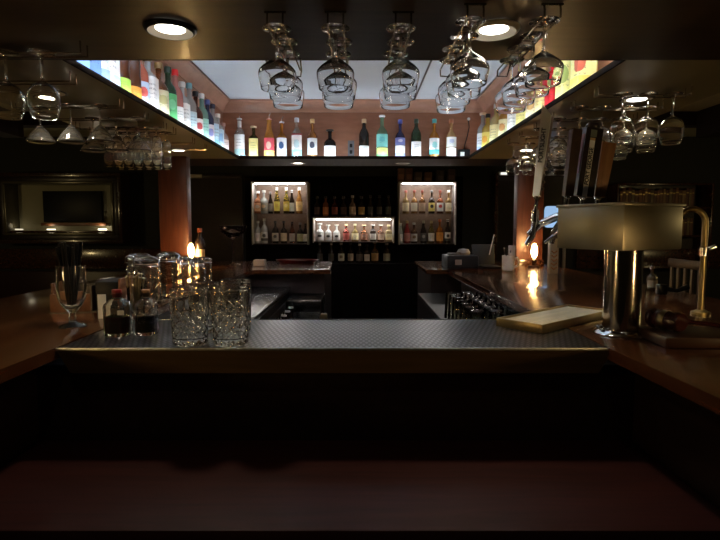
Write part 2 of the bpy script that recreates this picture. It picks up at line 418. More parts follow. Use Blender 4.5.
MARTINI = stem_prof(.037, .085, [(.005, .088), (.012, .094), (.030, .115), (.046, .138), (.058, .158), (.062, .166)])
FLUTE = stem_prof(.031, .055, [(.005, .045), (.015, .050), (.0225, .060), (.0245, .09), (.0245, .14), (.024, .18), (.0235, .215)])

def rack_wire(pts_list, r=.0028):
    mb = MB()
    for p in pts_list: mb.tube(p, r, 6)
    return mb
def rack_along_y(x, y0, y1, label, dz=-.036):
    t = thing('glass_rack', label, 'glass rack', (x, y0, ZS), 0, 'wire racks for stemware under the canopy')
    w = .021; L = y1-y0
    for s in (-1, 1):
        rack_wire([[(s*w, .006, 0), (s*w, 0, dz*.5), (s*w, .0, dz), (s*w, L*.5, dz), (s*w, L, dz)]]).build('rail', WIRE, t)
    rack_wire([[(-w-.008, .004, -.003), (w+.008, .004, -.003)]]).build('front_bar', WIRE, t)
    rack_wire([[(-w, L, dz), (-w*.7, L+.03, dz-.012), (w*.9, L+.03, dz-.014), (w*1.1, L+.02, dz+.004), (w*1.1, L-.012, 0)]]).build('hook', WIRE, t)
    return t
def rack_along_x(y, x_in, x_out, label, sgn):
    """bar racks over the side counters: hooks face the opening"""
    t = thing('glass_rack', label, 'glass rack', (x_in, y, ZS), 0, 'wire racks for stemware under the canopy')
    w = .021; dz = -.036; L = abs(x_out-x_in)
    for s in (-1, 1):
        rack_wire([[(0, s*w, 0), (0, s*w, dz), (sgn*.03, s*w, dz), (sgn*L, s*w, dz), (sgn*L, s*w, 0)]]).build('rail', WIRE, t)
    rack_wire([[(sgn*L, -w, dz*.8), (sgn*L, w, dz*.8)]]).build('end_bar', WIRE, t)
    return t
ZH = ZS-.036+.0035+.005       # foot top when hung
g0 = glass_thing('wine_glass', WINE, '', 'wine glass'); used = []
front = [(-.229, 3, 'rack farthest from the tap handles'), (-.066, 3, 'second rack along the front soffit'), (.117, 3, 'middle rack of the front soffit'),
         (.300, 4, 'rack beside the lit front downlight'), (.500, 4, 'front rack nearest the tap handles')]
for x, n, nm in front:
    y0 = 1.40 if n == 4 else 1.45
    rack_along_y(x, y0-.0, 1.86, {3: 'wire glass rack with three wide wine glasses, ', 4: 'wire glass rack with four wide wine glasses, '}[n]+nm.replace('rack', 'one', 1))
    for k in range(n):
        y = (1.50 if n == 3 else 1.452)+.108*k
        place(g0, used, (x+(.004 if k % 2 else -.003), y, ZH), 0, 'wide wine glass, %s from the front, %s' % (ORD[k], nm), 'wide wine glasses over the bar front')
# side racks, left of the opening
gm = glass_thing('cocktail_glass', MARTINI, '', 'cocktail glass', mat=GLASSM); um = []
gf = glass_thing('champagne_flute', FLUTE, '', 'champagne flute', mat=GLASSM); uf = []
gw = glass_thing('wine_glass', WINE2, '', 'wine glass', mat=GLASSM); uw = []
rack_along_x(1.70, XL+.16, -1.55, 'wire rack with big wine glasses beside the front soffit corner', -1)
for k, x in enumerate((-1.01, -1.125, -1.24, -1.355)):
    place(gw, uw, (x, 1.70, ZH), 0, 'tall wine glass, %s from the opening in the rack nearest the straw goblet' % ORD[k], 'tall wine glasses')
rack_along_x(2.02, XL-.05, -1.55, 'empty-looking wire rack in front of the cone cocktail glasses', -1)
rack_along_x(2.42, XL-.05, -1.57, 'wire rack holding three cone cocktail glasses', -1)
for k, x in enumerate((-1.185, -1.318, -1.46)):
    place(gm, um, (x, 2.42, ZH), 0, 'cone cocktail glass, %s from the opening under the side soffit' % ORD[k], 'cone cocktail glasses')
rack_along_x(2.70, XL-.05, -1.57, 'wire rack just behind the cone cocktail glasses', -1)
for k, x in enumerate((-1.13, -1.245, -1.36)):
    place(gm, um, (x, 2.70, ZH), 0, 'cone cocktail glass in the row behind, %s from the opening' % ORD[k], 'cone cocktail glasses')
for i, y in enumerate((2.95, 3.10)):
    rack_along_x(y, XL-.05, -1.57, ('nearer' if i == 0 else 'farther')+' wire rack of champagne flutes under the side soffit', -1)
    for k in range(6):
        x = -1.135-.054*k
        place(gf, uf, (x, y, ZH), 0, 'champagne flute, %s from the opening in the %s flute rack' % (ORD[k], 'nearer' if i == 0 else 'farther'), 'champagne flutes')
for i, y in enumerate((3.45, 3.72)):
    rack_along_x(y, XL-.05, -1.57, 'empty wire rack behind the flutes, '+('nearer' if i == 0 else 'farther')+' of two', -1)
# right of the opening
for i, y in enumerate((2.22, 2.46, 2.72, 2.98, 3.24, 3.50)):
    nm = ['side rack above the taps', 'second rack behind the taps', 'third rack behind the taps', 'fourth rack behind the taps', 'fifth rack behind the taps', 'rack farthest from the taps'][i]
    rack_along_x(y, XR+.06, 1.37+.02*i, 'wire stemware rack under the side soffit, '+nm, 1)
    for k in range(4 if i else 3):
        x = (1.305 if i == 0 else 1.33)-.104*k
        place(gw, uw, (x, y, ZH), 0, 'tall wine glass, %s from the outer end of the %s' % (ORD[k], nm), 'tall wine glasses')

# ------------------------------------------------------------------ bottles
def sq(n_):
    return lambda a: 1.0/((abs(math.cos(a))**n_+abs(math.sin(a))**n_)**(1.0/n_))
SHAPES = {  # (fraction of r, fraction of H) outlines
    'round': [(.0, 0), (.92, 0), (1, .012), (1, .56), (.97, .60), (.80, .66), (.50, .715), (.36, .75), (.34, .80), (.34, .93), (.40, .935), (.40, .965), (0, .965)],
    'wine': [(.0, 0), (.92, 0), (1, .012), (1, .58), (.93, .64), (.70, .71), (.44, .77), (.36, .82), (.35, .93), (.39, .94), (.39, .965), (0, .965)],
    'squat': [(.0, 0), (.94, 0), (1, .015), (1, .50), (.95, .56), (.70, .63), (.38, .68), (.30, .71), (.30, .90), (.36, .91), (.36, .95), (0, .95)],
    'slim': [(.0, 0), (.9, 0), (1, .01), (1, .48), (.92, .56), (.62, .68), (.46, .76), (.42, .93), (.47, .94), (.47, .965), (0, .965)],
    'square': [(.0, 0), (.90, 0), (.96, .012), (.96, .60), (.90, .65), (.62, .70), (.38, .73), (.34, .76), (.34, .92), (.42, .925), (.42, .96), (0, .96)],
}
NSQ = 3
def bottle(loc, H, r, body, label=None, cap=('cap', (.05, .05, .05)), shape='round', face=-90, lab='', group=None, lz=(.10, .50), arc=74, n=20, top=None, name='liquor_bottle', neck=None):
    t = thing(name, lab, 'bottle', loc, 0, group)
    prof = [(a*r, b*H) for a, b in SHAPES[shape]]
    rf = None
    f4 = sq(6)
    if shape == 'square': rf = lambda a, k: (f4(a) if k <= NSQ else (1+ (f4(a)-1)*.6 if k == 4 else 1))/1.09
    bmat = body if isinstance(body, bpy.types.Material) else liquid(body)
    MB().lathe(prof, n if shape != 'square' else 32, rf=rf, cap=False).build('bottle_body', bmat, t, ang=50)
    def lab_patch(nm, spec, z0, z1, arc_=arc):
        a0, a1 = R(face-arc_), R(face+arc_)
        if shape == 'square':
            f = sq(6); MB().patch(r*.96/1.09+.0008, z0*H, z1*H, a0, a1, 16, f).build(nm, label_mat(*spec), t)
        else: MB().patch(r+.0008, z0*H, z1*H, a0, a1).build(nm, label_mat(*spec), t)
    if label: lab_patch('label', label, *lz)
    if top: lab_patch('label', top[0], *top[1])
    nr = r*.36
    if neck: MB().lathe([(nr*1.02, .76*H), (nr*1.05, .80*H), (nr*1.05, .915*H), (nr*1.0, .92*H)], 14, cap=False).build('foil', pbr('foil_%.2f_%.2f_%.2f' % neck, neck, .35, metal=.3), t)
    kind, cc = cap
    cm = pbr('cap_%.2f_%.2f_%.2f' % cc, cc, .35)
    if kind == 'cap': MB().lathe([(0, .895*H), (nr*1.22, .895*H), (nr*1.25, .90*H), (nr*1.25, .99*H), (nr*1.1, H), (0, H)], 16, cap=False).build('cap', cm, t)
    elif kind == 'cork': MB().lathe([(0, .94*H), (nr*1.0, .94*H), (nr*1.7, .95*H), (nr*1.75, .99*H), (nr*1.5, H), (0, H)], 16, cap=False).build('stopper', cm, t)
    elif kind == 'ball': MB().lathe([(0, .955*H), (nr*.9, .96*H), (nr*1.5, .985*H), (nr*1.6, H), (nr*1.3, 1.02*H), (0, 1.03*H)], 16, cap=False).build('stopper', cm, t)
    elif kind == 'spout':
        MB().lathe([(0, .955*H), (nr*1.3, .955*H), (nr*1.35, .985*H), (nr*.7, .995*H), (0, .995*H)], 14, cap=False).build('spout_collar', cm, t)
        MB().tube([(0, 0, .98*H), (0, 0, 1.03*H), (.006, -.002, 1.085*H), (.016, -.004, 1.13*H)], [.0055, .005, .004, .0032], 8).build('pour_spout', CHROME, t)
    return t

W = (.86, .86, .84); DK = (.012, .011, .010); CLR = (.86, .92, .92)
AMB = (.72, .30, .05); DKA = (.25, .07, .015); GRN = (.05, .16, .06); YEL = (.85, .62, .12)
bz = ZL; by = 4.595
X = lambda px, y=by: (px-360)/520*y*.985
gb = 'bottles on the back ledge of the canopy'
bottle((X(240), by, bz), .345, .046, liquid(CLR, .8), (W, (.45, .72, .75), None), ('spout', (.8, .8, .8)), 'round', lab='clear bottle with pale blue and white label at the ledge corner', group=gb, lz=(.06, .58), neck=(.7, .72, .72))
bottle((X(254), by, bz), .275, .044, (.10, .09, .02), ((.85, .72, .28), None, None), ('cork', (.75, .62, .38)), 'square', lab='short dark olive bottle with a yellow label and cream stopper', group=gb, lz=(.06, .60))
bottle((X(269.5), by, bz), .34, .046, (.78, .36, .08), ((.80, .10, .14), (.85, .65, .2), (.85, .55, .45)), ('spout', (.6, .2, .2)), 'slim', lab='amber bottle with a round pink-red label and pour spout', group=gb, lz=(.05, .50))
bottle((X(282), by, bz), .315, .045, AMB, (W, None, (.05, .12, .28)), ('spout', (.85, .85, .85)), 'squat', lab='amber bottle whose white label has a dark blue round emblem', group=gb, lz=(.05, .54))
bottle((X(297), by, bz), .345, .045, liquid(CLR, .8), (W, (.35, .62, .62), (.55, .75, .78)), ('cap', (.75, .77, .8)), 'round', lab='clear bottle with silver cap and white and teal label', group=gb, lz=(.05, .56), top=(((.35, .05, .06), None, None), (.565, .60)))
bottle((X(312.5), by, bz), .335, .044, (.45, .18, .04), (W, None, (.08, .09, .13)), ('cap', (.72, .50, .22)), 'squat', lab='bottle with gold cap and white label showing a dark figure', group=gb, lz=(.08, .50))
bottle((X(330), by, bz), .245, .052, DK, (W, None, None), ('cork', (.02, .02, .02)), 'squat', lab='short squat dark bottle with black stopper and white label', group=gb, lz=(.05, .42))
bottle((X(364), by, bz), .335, .044, pbr('black_glass', DK, .08), (W, None, None), ('cap', (.7, .55, .35)), 'wine', lab='black bottle with gold tip and low white label', group=gb, lz=(.03, .31))
bottle((X(382), by, bz), .36, .050, liquid((.35, .6, .42), .6), ((.25, .72, .66), None, (.15, .55, .55)), ('ball', (.85, .85, .85)), 'round', lab='large green bottle with teal label over a yellow-green band', group=gb, lz=(.26, .56), top=(((.62, .66, .22), (.2, .5, .2), None), (.03, .24)))
bottle((X(400), by, bz), .33, .044, (.03, .04, .20), (W, (.30, .36, .70), None), ('cap', (.10, .13, .50)), 'squat', lab='dark blue bottle with blue cap and blue and white labels', group=gb, lz=(.04, .32), top=(((.22, .26, .62), None, (.7, .7, .85)), (.33, .52)))
bottle((X(416), by, bz), .335, .044, (.03, .07, .03), (W, None, None), ('cap', (.03, .05, .03)), 'wine', lab='dark green wine-shaped bottle with white label', group=gb, lz=(.05, .42))
bottle((X(434), by, bz), .335, .044, AMB, (W, (.10, .55, .52), (.3, .7, .68)), ('cap', (.08, .40, .42)), 'squat', lab='amber bottle with teal cap and white and teal label', group=gb, lz=(.09, .50))
bottle((X(451), by, bz), .335, .044, (.80, .50, .22), (W, None, None), ('cap', (.35, .14, .07)), 'squat', lab='pale amber bottle with brown cap and two white labels', group=gb, lz=(.04, .26), top=((W, None, (.55, .6, .75)), (.28, .53)))

gl = 'bottles on the side ledge above the straw goblet'
left = [  # px, H, r, body, label, cap, shape, lz, words
 (82, .36, .050, liquid(CLR, .7), ((.75, .80, .86), (.2, .35, .65), (.15, .3, .6)), ('cap', (.1, .2, .5)), 'round', (.03, .55), 'blue and white patterned bottle at the front end'),
 (95, .34, .046, (.04, .08, .26), ((.12, .22, .50), None, (.6, .7, .85)), ('cap', (.05, .08, .3)), 'round', (.04, .56), 'dark blue bottle with blue label'),
 (104, .35, .045, liquid(CLR, .7), ((.70, .78, .86), (.3, .45, .72), None), ('cap', (.2, .3, .6)), 'round', (.04, .58), 'pale blue striped bottle'),
 (112.5, .33, .050, liquid(CLR, .6), (W, (.55, .65, .8), None), ('cap', W), 'square', (.03, .62), 'square bottle with a big white label'),
 (123.5, .35, .052, pbr('brown_glass', (.06, .018, .008), .1), ((.42, .75, .10), None, None), ('cap', DK), 'round', (.03, .24), 'brown bottle with a bright green band at its foot'),
 (134.5, .35, .052, pbr('brown_glass', (.06, .018, .008), .1), ((.90, .36, .05), None, None), ('cap', DK), 'round', (.03, .22), 'brown bottle with an orange band at its foot'),
 (144, .33, .045, liquid((.75, .18, .10), .5), ((.55, .68, .85), None, (.7, .12, .1)), ('cork', DK), 'squat', (.03, .40), 'red bottle with light blue label and black stopper'),
 (152.5, .30, .050, liquid(CLR, .6), (W, None, None), ('cap', (.3, .2, .1)), 'square', (.08, .62), 'short clear bottle with plain white label'),
 (163, .31, .050, DKA, ((.75, .68, .45), None, (.5, .45, .2)), ('cap', (.25, .16, .06)), 'squat', (.10, .50), 'dark amber bottle with cream oval label'),
 (172, .33, .046, (.03, .10, .03), ((.10, .45, .16), None, (.2, .6, .3)), ('cap', (.02, .05, .03)), 'round', (.08, .52), 'dark green bottle with green label'),
 (179, .35, .044, liquid((.8, .3, .25), .5), (W, None, None), ('cap', (.75, .03, .03)), 'round', (.04, .36), 'bottle with bright red cap and white label'),
 (185.5, .31, .046, liquid(CLR, .6), (W, None, None), ('cap', (.6, .6, .6)), 'square', (.04, .56), 'clear bottle with tall white label and grey cap'),
 (192.5, .34, .044, liquid(CLR, .7), ((.60, .76, .80), None, None), ('cap', (.2, .45, .5)), 'round', (.05, .45), 'clear bottle with teal cap'),
 (198.5, .32, .046, (.20, .05, .03), (W, None, (.6, .1, .1)), ('cap', DK), 'squat', (.05, .42), 'dark red bottle with white label'),
 (204.5, .34, .044, liquid((.4, .75, .6), .6), ((.45, .80, .68), None, None), ('cap', (.7, .75, .75)), 'round', (.05, .48), 'mint green bottle with green label'),
 (210, .33, .044, (.10, .12, .32), ((.78, .70, .75), None, (.3, .3, .6)), ('cap', (.15, .2, .5)), 'round', (.05, .45), 'blue-capped bottle with pinkish label'),
 (215, .33, .044, liquid(CLR, .6), ((.60, .80, .92), (.3, .6, .85), None), ('cap', (.05, .05, .08)), 'round', (.04, .55), 'clear bottle with sky blue label and black cap'),
 (220, .29, .044, liquid(CLR, .6), ((.62, .80, .90), None, (.3, .5, .75)), ('cap', W), 'square', (.04, .58), 'short bottle with pale blue label and white cap'),
 (225, .25, .042, liquid((.8, .6, .55), .5), ((.82, .66, .64), None, None), ('cap', (.5, .3, .25)), 'squat', (.05, .45), 'short pink-labelled bottle at the back corner'),
]
for px, H, r, body, lb, cp, shp, lz, words in left:
    y = 520*1.118/(360-px)*1.005
    bottle((-1.118, y, bz), H, r, body, lb, cp, shp, face=-42, lab=words+', goblet-side ledge of the canopy', group=gl, lz=lz, arc=85)
gr_ = 'bottles on the side ledge above the taps'
right = [
 (481, .335, .044, liquid(CLR, .7), ((.80, .84, .90), (.3, .4, .7), None), ('cork', (.75, .60, .40)), 'round', (.04, .5), 'pale bottle with tan stopper at the back corner'),
 (486, .29, .044, YEL, ((.85, .70, .15), None, (.8, .4, .05)), ('cap', DK), 'round', (.05, .5), 'yellow bottle with black cap'),
 (494, .31, .044, liquid((.88, .78, .35), .6), ((.85, .78, .40), None, None), ('cap', (.6, .6, .6)), 'round', (.05, .5), 'pale yellow bottle with grey cap'),
 (503, .30, .044, (.80, .45, .10), ((.88, .80, .45), None, (.6, .3, .1)), ('cap', DK), 'squat', (.05, .48), 'orange bottle with cream label'),
 (512, .30, .045, liquid(CLR, .6), (W, None, None), ('cap', (.6, .62, .66)), 'square', (.04, .55), 'clear square bottle with white label'),
 (521, .32, .045, YEL, ((.80, .70, .25), None, None), ('cap', (.7, .6, .3)), 'round', (.05, .5), 'golden bottle with gold cap'),
 (531, .33, .045, (.75, .50, .20), ((.82, .72, .48), None, (.6, .4, .15)), ('cap', (.4, .25, .1)), 'round', (.05, .5), 'tan bottle with beige label'),
 (541, .33, .046, (.80, .55, .12), ((.88, .72, .30), None, None), ('cap', (.7, .5, .2)), 'squat', (.05, .5), 'amber-gold bottle beside the red bottle'),
 (551, .36, .048, pbr('red_glass', (.55, .008, .015), .15), ((.62, .01, .02), None, None), ('cap', (.5, .01, .02)), 'square', (.02, .60), 'bright red bottle'),
 (563, .36, .052, liquid((.88, .80, .25), .5), ((.85, .80, .30), None, (.35, .45, .12)), ('cap', (.7, .65, .2)), 'square', (.02, .62), 'yellow bottle with a green flower emblem'),
 (579, .36, .054, liquid((.88, .80, .25), .5), ((.86, .80, .32), (.85, .70, .15), (.55, .12, .06)), ('cap', (.7, .65, .2)), 'square', (.02, .62), 'yellow red-flowered bottle at the front'),
]
for px, H, r, body, lb, cp, shp, lz, words in right:
    y = 520*1.008/(px-360)*1.005
    bottle((1.008, y, bz), H, r, body, lb, cp, shp, face=-138, lab=words+', tap-side ledge of the canopy', group=gr_, lz=lz, arc=85)

# ------------------------------------------------------------------ back bar with lit cabinets
YB = 6.30
bb = thing('back_bar', 'dark wood back bar under the lit bottle cabinets', 'back bar', (0, YB, ZF))
MB().box(-1.42, 1.27, -.12, .20, 0, ZF*-1-.455, .004).build('cabinet_base', BACKM, bb)
MB().box(-1.45, 1.30, -.16, .20, ZF*-1-.455, ZF*-1-.43, .005).build('worktop', BACKM, bb)
MB().box(-1.42, 1.27, .17, .20, -ZF-.43, -ZF+.62).build('back_panel', BACKM, bb)
for x in (-1.02, -.62, -.2, .2, .62, 1.0): MB().box(x-.008, x+.008, -.126, -.115, .08, .85, .003).build('door_stile', BACKM, bb)
CABB = wood('cabinet_back', (.16, .10, .07), (.24, .16, .115), rough=.5, coat=.1)
CABS = pbr('cabinet_side', (.52, .50, .48), .4)
def cabinet(x0, x1, z0, z1, label, shelf=None, nm='display_cabinet'):
    t = thing(nm, label, 'cabinet', ((x0+x1)/2, YB, z0)); w = (x1-x0)/2; h = z1-z0; k = .015; dp = .165
    MB().box(-w, w, dp-.012, dp, 0, h).build('back_panel', CABB, t)
    MB().box(-w, -w+k, -.09, dp-.012, 0, h, .002).build('side_panel', CABS, t); MB().box(w-k, w, -.09, dp-.012, 0, h, .002).build('side_panel', CABS, t)
    MB().box(-w+k, w-k, -.09, dp-.012, h-k, h, .002).build('top_panel', CABS, t); MB().box(-w+k, w-k, -.09, dp-.012, 0, k, .002).build('bottom_panel', DARKW, t)
    MB().box(-w+k+.03, w-k-.03, -.075, -.055, h-k-.014, h-k, .002).build('led_strip', LEDC, t)
    if shelf:
        MB().box(-w+k, w-k, -.08, dp-.014, shelf-.006-z0, shelf-z0).build('shelf', GLASSG, t)
    return t
ZQ = lambda py: 6.2*(-.0825+.9966*(270-py)/520)
z_lo, z_mid, z_hi = ZQ(244), ZQ(213.5), ZQ(182)
cabinet(-1.29, -.615, z_lo-.01, z_hi, 'lit bottle cabinet behind the return by the dark bottle lamp, with slim yellow-labelled bottles', z_mid)
cabinet(.46, 1.145, z_lo-.01, z_hi, 'lit bottle cabinet behind the register, with six cream-labelled bottles on top', z_mid)
zm0, zm1 = ZQ(242), ZQ(217.5)
cabinet(-.565, .41, zm0-.01, zm1, 'long low lit cabinet of bottles between the two tall ones', None)
MB().box(-.60, .44, -.10, .16, 0, .014, .002).build('shelf', DARKW, tag(thing('wall_shelf', 'dark shelf of unlit bottles on top of the low lit cabinet', 'shelf', (0, YB, zm1)), 'dark shelf of unlit bottles on top of the low lit cabinet', 'shelf'))
XC = lambda px: (px-360)/520*6.22
def rowb(items, base, where, group, y=YB):
    for i, (px, H, r, body, lb, cp, shp, words, *nk) in enumerate(items):
        bottle((XC(px), y, base), H, r, body, lb, cp, shp, lab=words+' '+where, group=group, lz=(.10, .46), arc=80, n=14, neck=nk[0] if nk else None)
DG = pbr('dark_glass', (.02, .012, .008), .1)
CR = (.78, .68, .46)
lc = z_lo+.006
rowb([(257.5, .27, .050, (.55, .2, .08), ((.75, .45, .25), None, (.8, .7, .6)), ('cap', W), 'squat', 'stout bottle with orange picture label'),
      (263.5, .28, .048, liquid(CLR, .6), ((.30, .28, .22), None, (.7, .5, .3)), ('cap', (.6, .6, .6)), 'squat', 'stout clear bottle with patterned label'),
      (270, .26, .028, DG, ((.3, .3, .3), None, None), ('cap', (.4, .4, .4)), 'slim', 'slim dark bottle'),
      (276.5, .31, .036, (.25, .18, .03), ((.80, .66, .12), None, (.7, .5, .1)), ('cap', W), 'slim', 'first slim yellow-labelled bottle', (.85, .84, .8)),
      (286, .31, .036, (.25, .18, .03), ((.78, .60, .10), None, (.9, .75, .3)), ('cap', W), 'slim', 'second slim bottle with yellow label', (.85, .84, .8)),
      (291.5, .28, .030, DG, (W, None, None), ('cap', (.5, .5, .5)), 'slim', 'slim dark bottle with small white label'),
      (299, .31, .038, (.50, .22, .05), ((.88, .62, .25), None, None), ('cap', W), 'slim', 'bottle with pale orange label', (.85, .84, .8))],
     z_mid, 'on the upper shelf of the goblet-side cabinet', 'bottles in the lit cabinet by the lamp')
rowb([(257, .27, .040, liquid(CLR, .5), ((.75, .74, .72), None, None), ('cap', W), 'round', 'white bottle at the wall end'),
      (263.5, .30, .040, liquid((.8, .8, .8), .3), (W, (.1, .1, .1), (.1, .1, .1)), ('cap', W), 'round', 'white bottle with black marks'),
      (274.5, .27, .038, DG, ((.55, .53, .48), None, (.1, .1, .1)), ('cap', DK), 'round', 'black bottle with grey label'),
      (283, .27, .038, DG, ((.75, .62, .42), None, None), ('cap', DK), 'squat', 'black bottle with cream label'),
      (291.5, .26, .034, (.2, .06, .03), ((.6, .5, .45), None, None), ('cap', DK), 'slim', 'dark red bottle'),
      (299.5, .25, .036, DG, ((.70, .70, .42), None, None), ('cap', (.2, .2, .2)), 'squat', 'dark bottle with pale green label'),
      (305, .24, .032, DG, (W, None, None), ('cap', DK), 'slim', 'thin dark bottle at the shelf end')],
     lc, 'on the lower shelf of the goblet-side cabinet', 'bottles in the lit cabinet by the lamp')
rowb([(406, .28, .040, (.55, .36, .14), (CR, None, None), ('cap', (.25, .06, .04)), 'squat', 'cream-labelled bottle at the end'),
      (414.5, .28, .038, (.4, .2, .06), ((.85, .82, .70), None, None), ('cap', (.16, .035, .02)), 'squat', 'bottle with off-white label'),
      (422.5, .28, .038, (.30, .13, .04), ((.50, .36, .24), None, None), ('cap', (.16, .035, .02)), 'squat', 'bottle with brown label'),
      (432, .28, .038, DG, ((.78, .66, .20), None, (.05, .05, .04)), ('cap', (.1, .1, .1)), 'squat', 'black bottle with yellow label'),
      (440.5, .28, .040, (.35, .1, .04), (W, None, (.55, .06, .05)), ('cap', (.16, .035, .02)), 'squat', 'bottle with red round emblem'),
      (449, .28, .038, (.5, .3, .1), ((.86, .76, .52), None, None), ('cap', W), 'squat', 'pale cream bottle')],
     z_mid, 'on the upper shelf of the till-side cabinet', 'bottles in the lit cabinet behind the register')
rowb([(401, .24, .030, liquid(CLR, .5), (W, None, None), ('cap', W), 'slim', 'thin white bottle'),
      (407.5, .27, .040, (.5, .06, .06), ((.70, .30, .28), None, None), ('cap', (.75, .6, .3)), 'slim', 'pink-red bottle with tan neck', (.7, .55, .28)),
      (414.5, .25, .040, (.25, .12, .05), ((.75, .7, .66), None, (.3, .2, .1)), ('cap', (.6, .6, .6)), 'squat', 'silver and brown bottle'),
      (424, .27, .036, DG, ((.08, .08, .08), None, (.3, .3, .3)), ('cap', (.7, .65, .5)), 'slim', 'plain black bottle with cream cap'),
      (432, .27, .038, (.3, .2, .06), ((.85, .84, .76), None, None), ('cap', (.75, .6, .3)), 'slim', 'white-labelled bottle with tan neck', (.7, .55, .3)),
      (440.5, .29, .042, (.55, .18, .03), ((.85, .38, .08), None, None), ('cap', (.5, .12, .04)), 'squat', 'orange bottle'),
      (448.5, .29, .036, DG, ((.85, .85, .85), (.05, .05, .05), (.05, .05, .05)), ('cap', (.6, .6, .6)), 'slim', 'black and white bottle')],
     lc, 'on the lower shelf of the till-side cabinet', 'bottles in the lit cabinet behind the register')
lm = zm0+.006
rowb([(319.5, .215, .048, liquid(CLR, .5), ((.6, .6, .6), None, (.05, .05, .05)), ('cork', (.6, .6, .6)), 'squat', 'stout clear bottle with black ring'),
      (328, .20, .042, liquid(CLR, .5), ((.55, .55, .55), (.7, .7, .7), (.05, .05, .05)), ('cork', (.6, .6, .55)), 'squat', 'first clear bottle with dark mark'),
      (336.5, .20, .042, liquid(CLR, .5), ((.65, .65, .65), (.75, .75, .75), (.04, .04, .04)), ('cork', (.6, .6, .55)), 'squat', 'second clear bottle with dark mark'),
      (346, .21, .038, (.4, .05, .03), ((.45, .10, .08), None, None), ('cap', (.7, .55, .3)), 'squat', 'red bottle'),
      (355, .21, .042, (.4, .3, .1), ((.85, .78, .48), None, None), ('cap', (.5, .45, .3)), 'squat', 'cream-yellow labelled bottle'),
      (364, .20, .042, (.35, .14, .05), ((.45, .22, .14), None, (.6, .4, .3)), ('cork', (.7, .55, .3)), 'squat', 'brown bottle with cork'),
      (373, .20, .042, DG, ((.85, .84, .80), None, None), ('cork', (.5, .5, .5)), 'square', 'square dark bottle with white label'),
      (381, .20, .042, (.3, .12, .06), ((.82, .62, .50), None, None), ('cork', (.8, .8, .75)), 'squat', 'bottle with pinkish label'),
      (389, .20, .046, (.6, .5, .25), ((.84, .80, .50), None, None), ('cap', (.6, .5, .3)), 'square', 'square pale yellow bottle')],
     lm, 'in the low lit cabinet', 'bottles in the low lit cabinet', YB-.01)
rowb([(317, .24, .036, DG, ((.06, .03, .03), None, None), ('cap', DK), 'squat', 'plain dark bottle at the end'),
      (325.5, .24, .038, (.55, .20, .06), ((.62, .24, .08), None, None), ('cap', DK), 'square', 'orange-labelled square bottle'),
      (334.5, .24, .036, (.2, .04, .03), ((.22, .06, .06), None, None), ('cap', DK), 'squat', 'dark red bottle'),
      (343.5, .24, .036, DG, ((.10, .06, .06), None, None), ('cap', DK), 'squat', 'brown-black bottle'),
      (352.5, .25, .040, (.35, .25, .2), ((.45, .36, .32), (.5, .45, .4), None), ('cap', (.4, .4, .4)), 'squat', 'bottle with grey-pink label'),
      (361.5, .24, .038, DG, ((.55, .36, .14), None, None), ('cap', DK), 'squat', 'bottle with gold label'),
      (370.5, .25, .032, DG, ((.05, .05, .05), None, None), ('cap', DK), 'slim', 'slim black bottle beside the gold-labelled one'),
      (379.5, .25, .032, DG, ((.05, .05, .05), None, None), ('cap', DK), 'slim', 'middle slim black bottle'),
      (388.5, .25, .032, DG, ((.06, .06, .06), None, None), ('cap', DK), 'slim', 'slim black bottle at the end')],
     zm1+.014, 'on the dark shelf above the low lit cabinet', 'bottles on the dark shelf')
rowb([(319.5, .24, .034, DG, ((.05, .05, .05), None, None), ('cap', (.3, .3, .3)), 'slim', 'black bottle behind the return'),
      (331, .24, .034, DG, ((.06, .06, .06), None, None), ('cap', (.4, .4, .4)), 'slim', 'black bottle with grey cap'),
      (341, .24, .038, DG, ((.55, .52, .48), None, (.2, .15, .1)), ('cap', (.3, .3, .3)), 'squat', 'bottle with pale oval label'),
      (350.5, .24, .034, DG, ((.35, .28, .22), None, None), ('cap', DK), 'squat', 'bottle with brown label'),
      (359.5, .23, .040, DG, ((.12, .10, .10), None, None), ('cap', (.4, .4, .4)), 'squat', 'stout black bottle'),
      (367, .22, .036, DG, ((.72, .70, .68), None, None), ('cap', DK), 'square', 'square bottle with white label'),
      (375, .25, .042, (.25, .12, .03), ((.55, .36, .16), None, None), ('cork', (.5, .4, .3)), 'squat', 'bottle with tan label'),
      (387, .24, .042, DG, ((.40, .36, .26), None, None), ('cap', (.3, .3, .3)), 'squat', 'bottle with olive label')],
     -.43, 'on the worktop under the low lit cabinet', 'bottles on the back bar worktop', YB-.02)
# dim boxes on top of the cabinet
for i, (px, w, h, c, wd) in enumerate(((401, .04, .10, (.14, .07, .05), 'brown carton'), (409, .04, .10, (.12, .06, .05), 'second brown carton'), (418, .045, .06, (.10, .08, .07), 'low grey carton'), (428, .045, .055, (.16, .09, .05), 'low tan carton'), (440, .045, .08, (.06, .05, .05), 'dark carton'), (451, .045, .09, (.08, .05, .05), 'dark red carton'))):
    t = thing('carton', wd+' standing on top of the cabinet behind the register', 'box', (XC(px), YB, z_hi), 0, 'cartons on top of the cabinet')
    MB().box(-w, w, -.04, .04, 0, h+.06, .003).build('carton_body', pbr('carton%d' % i, c, .6), t)
    MB().box(-w*.7, w*.7, -.0412, -.04, h*.3, h*.9).build('label', pbr('cartonlabel%d' % i, [v*1.8 for v in c], .6), t)

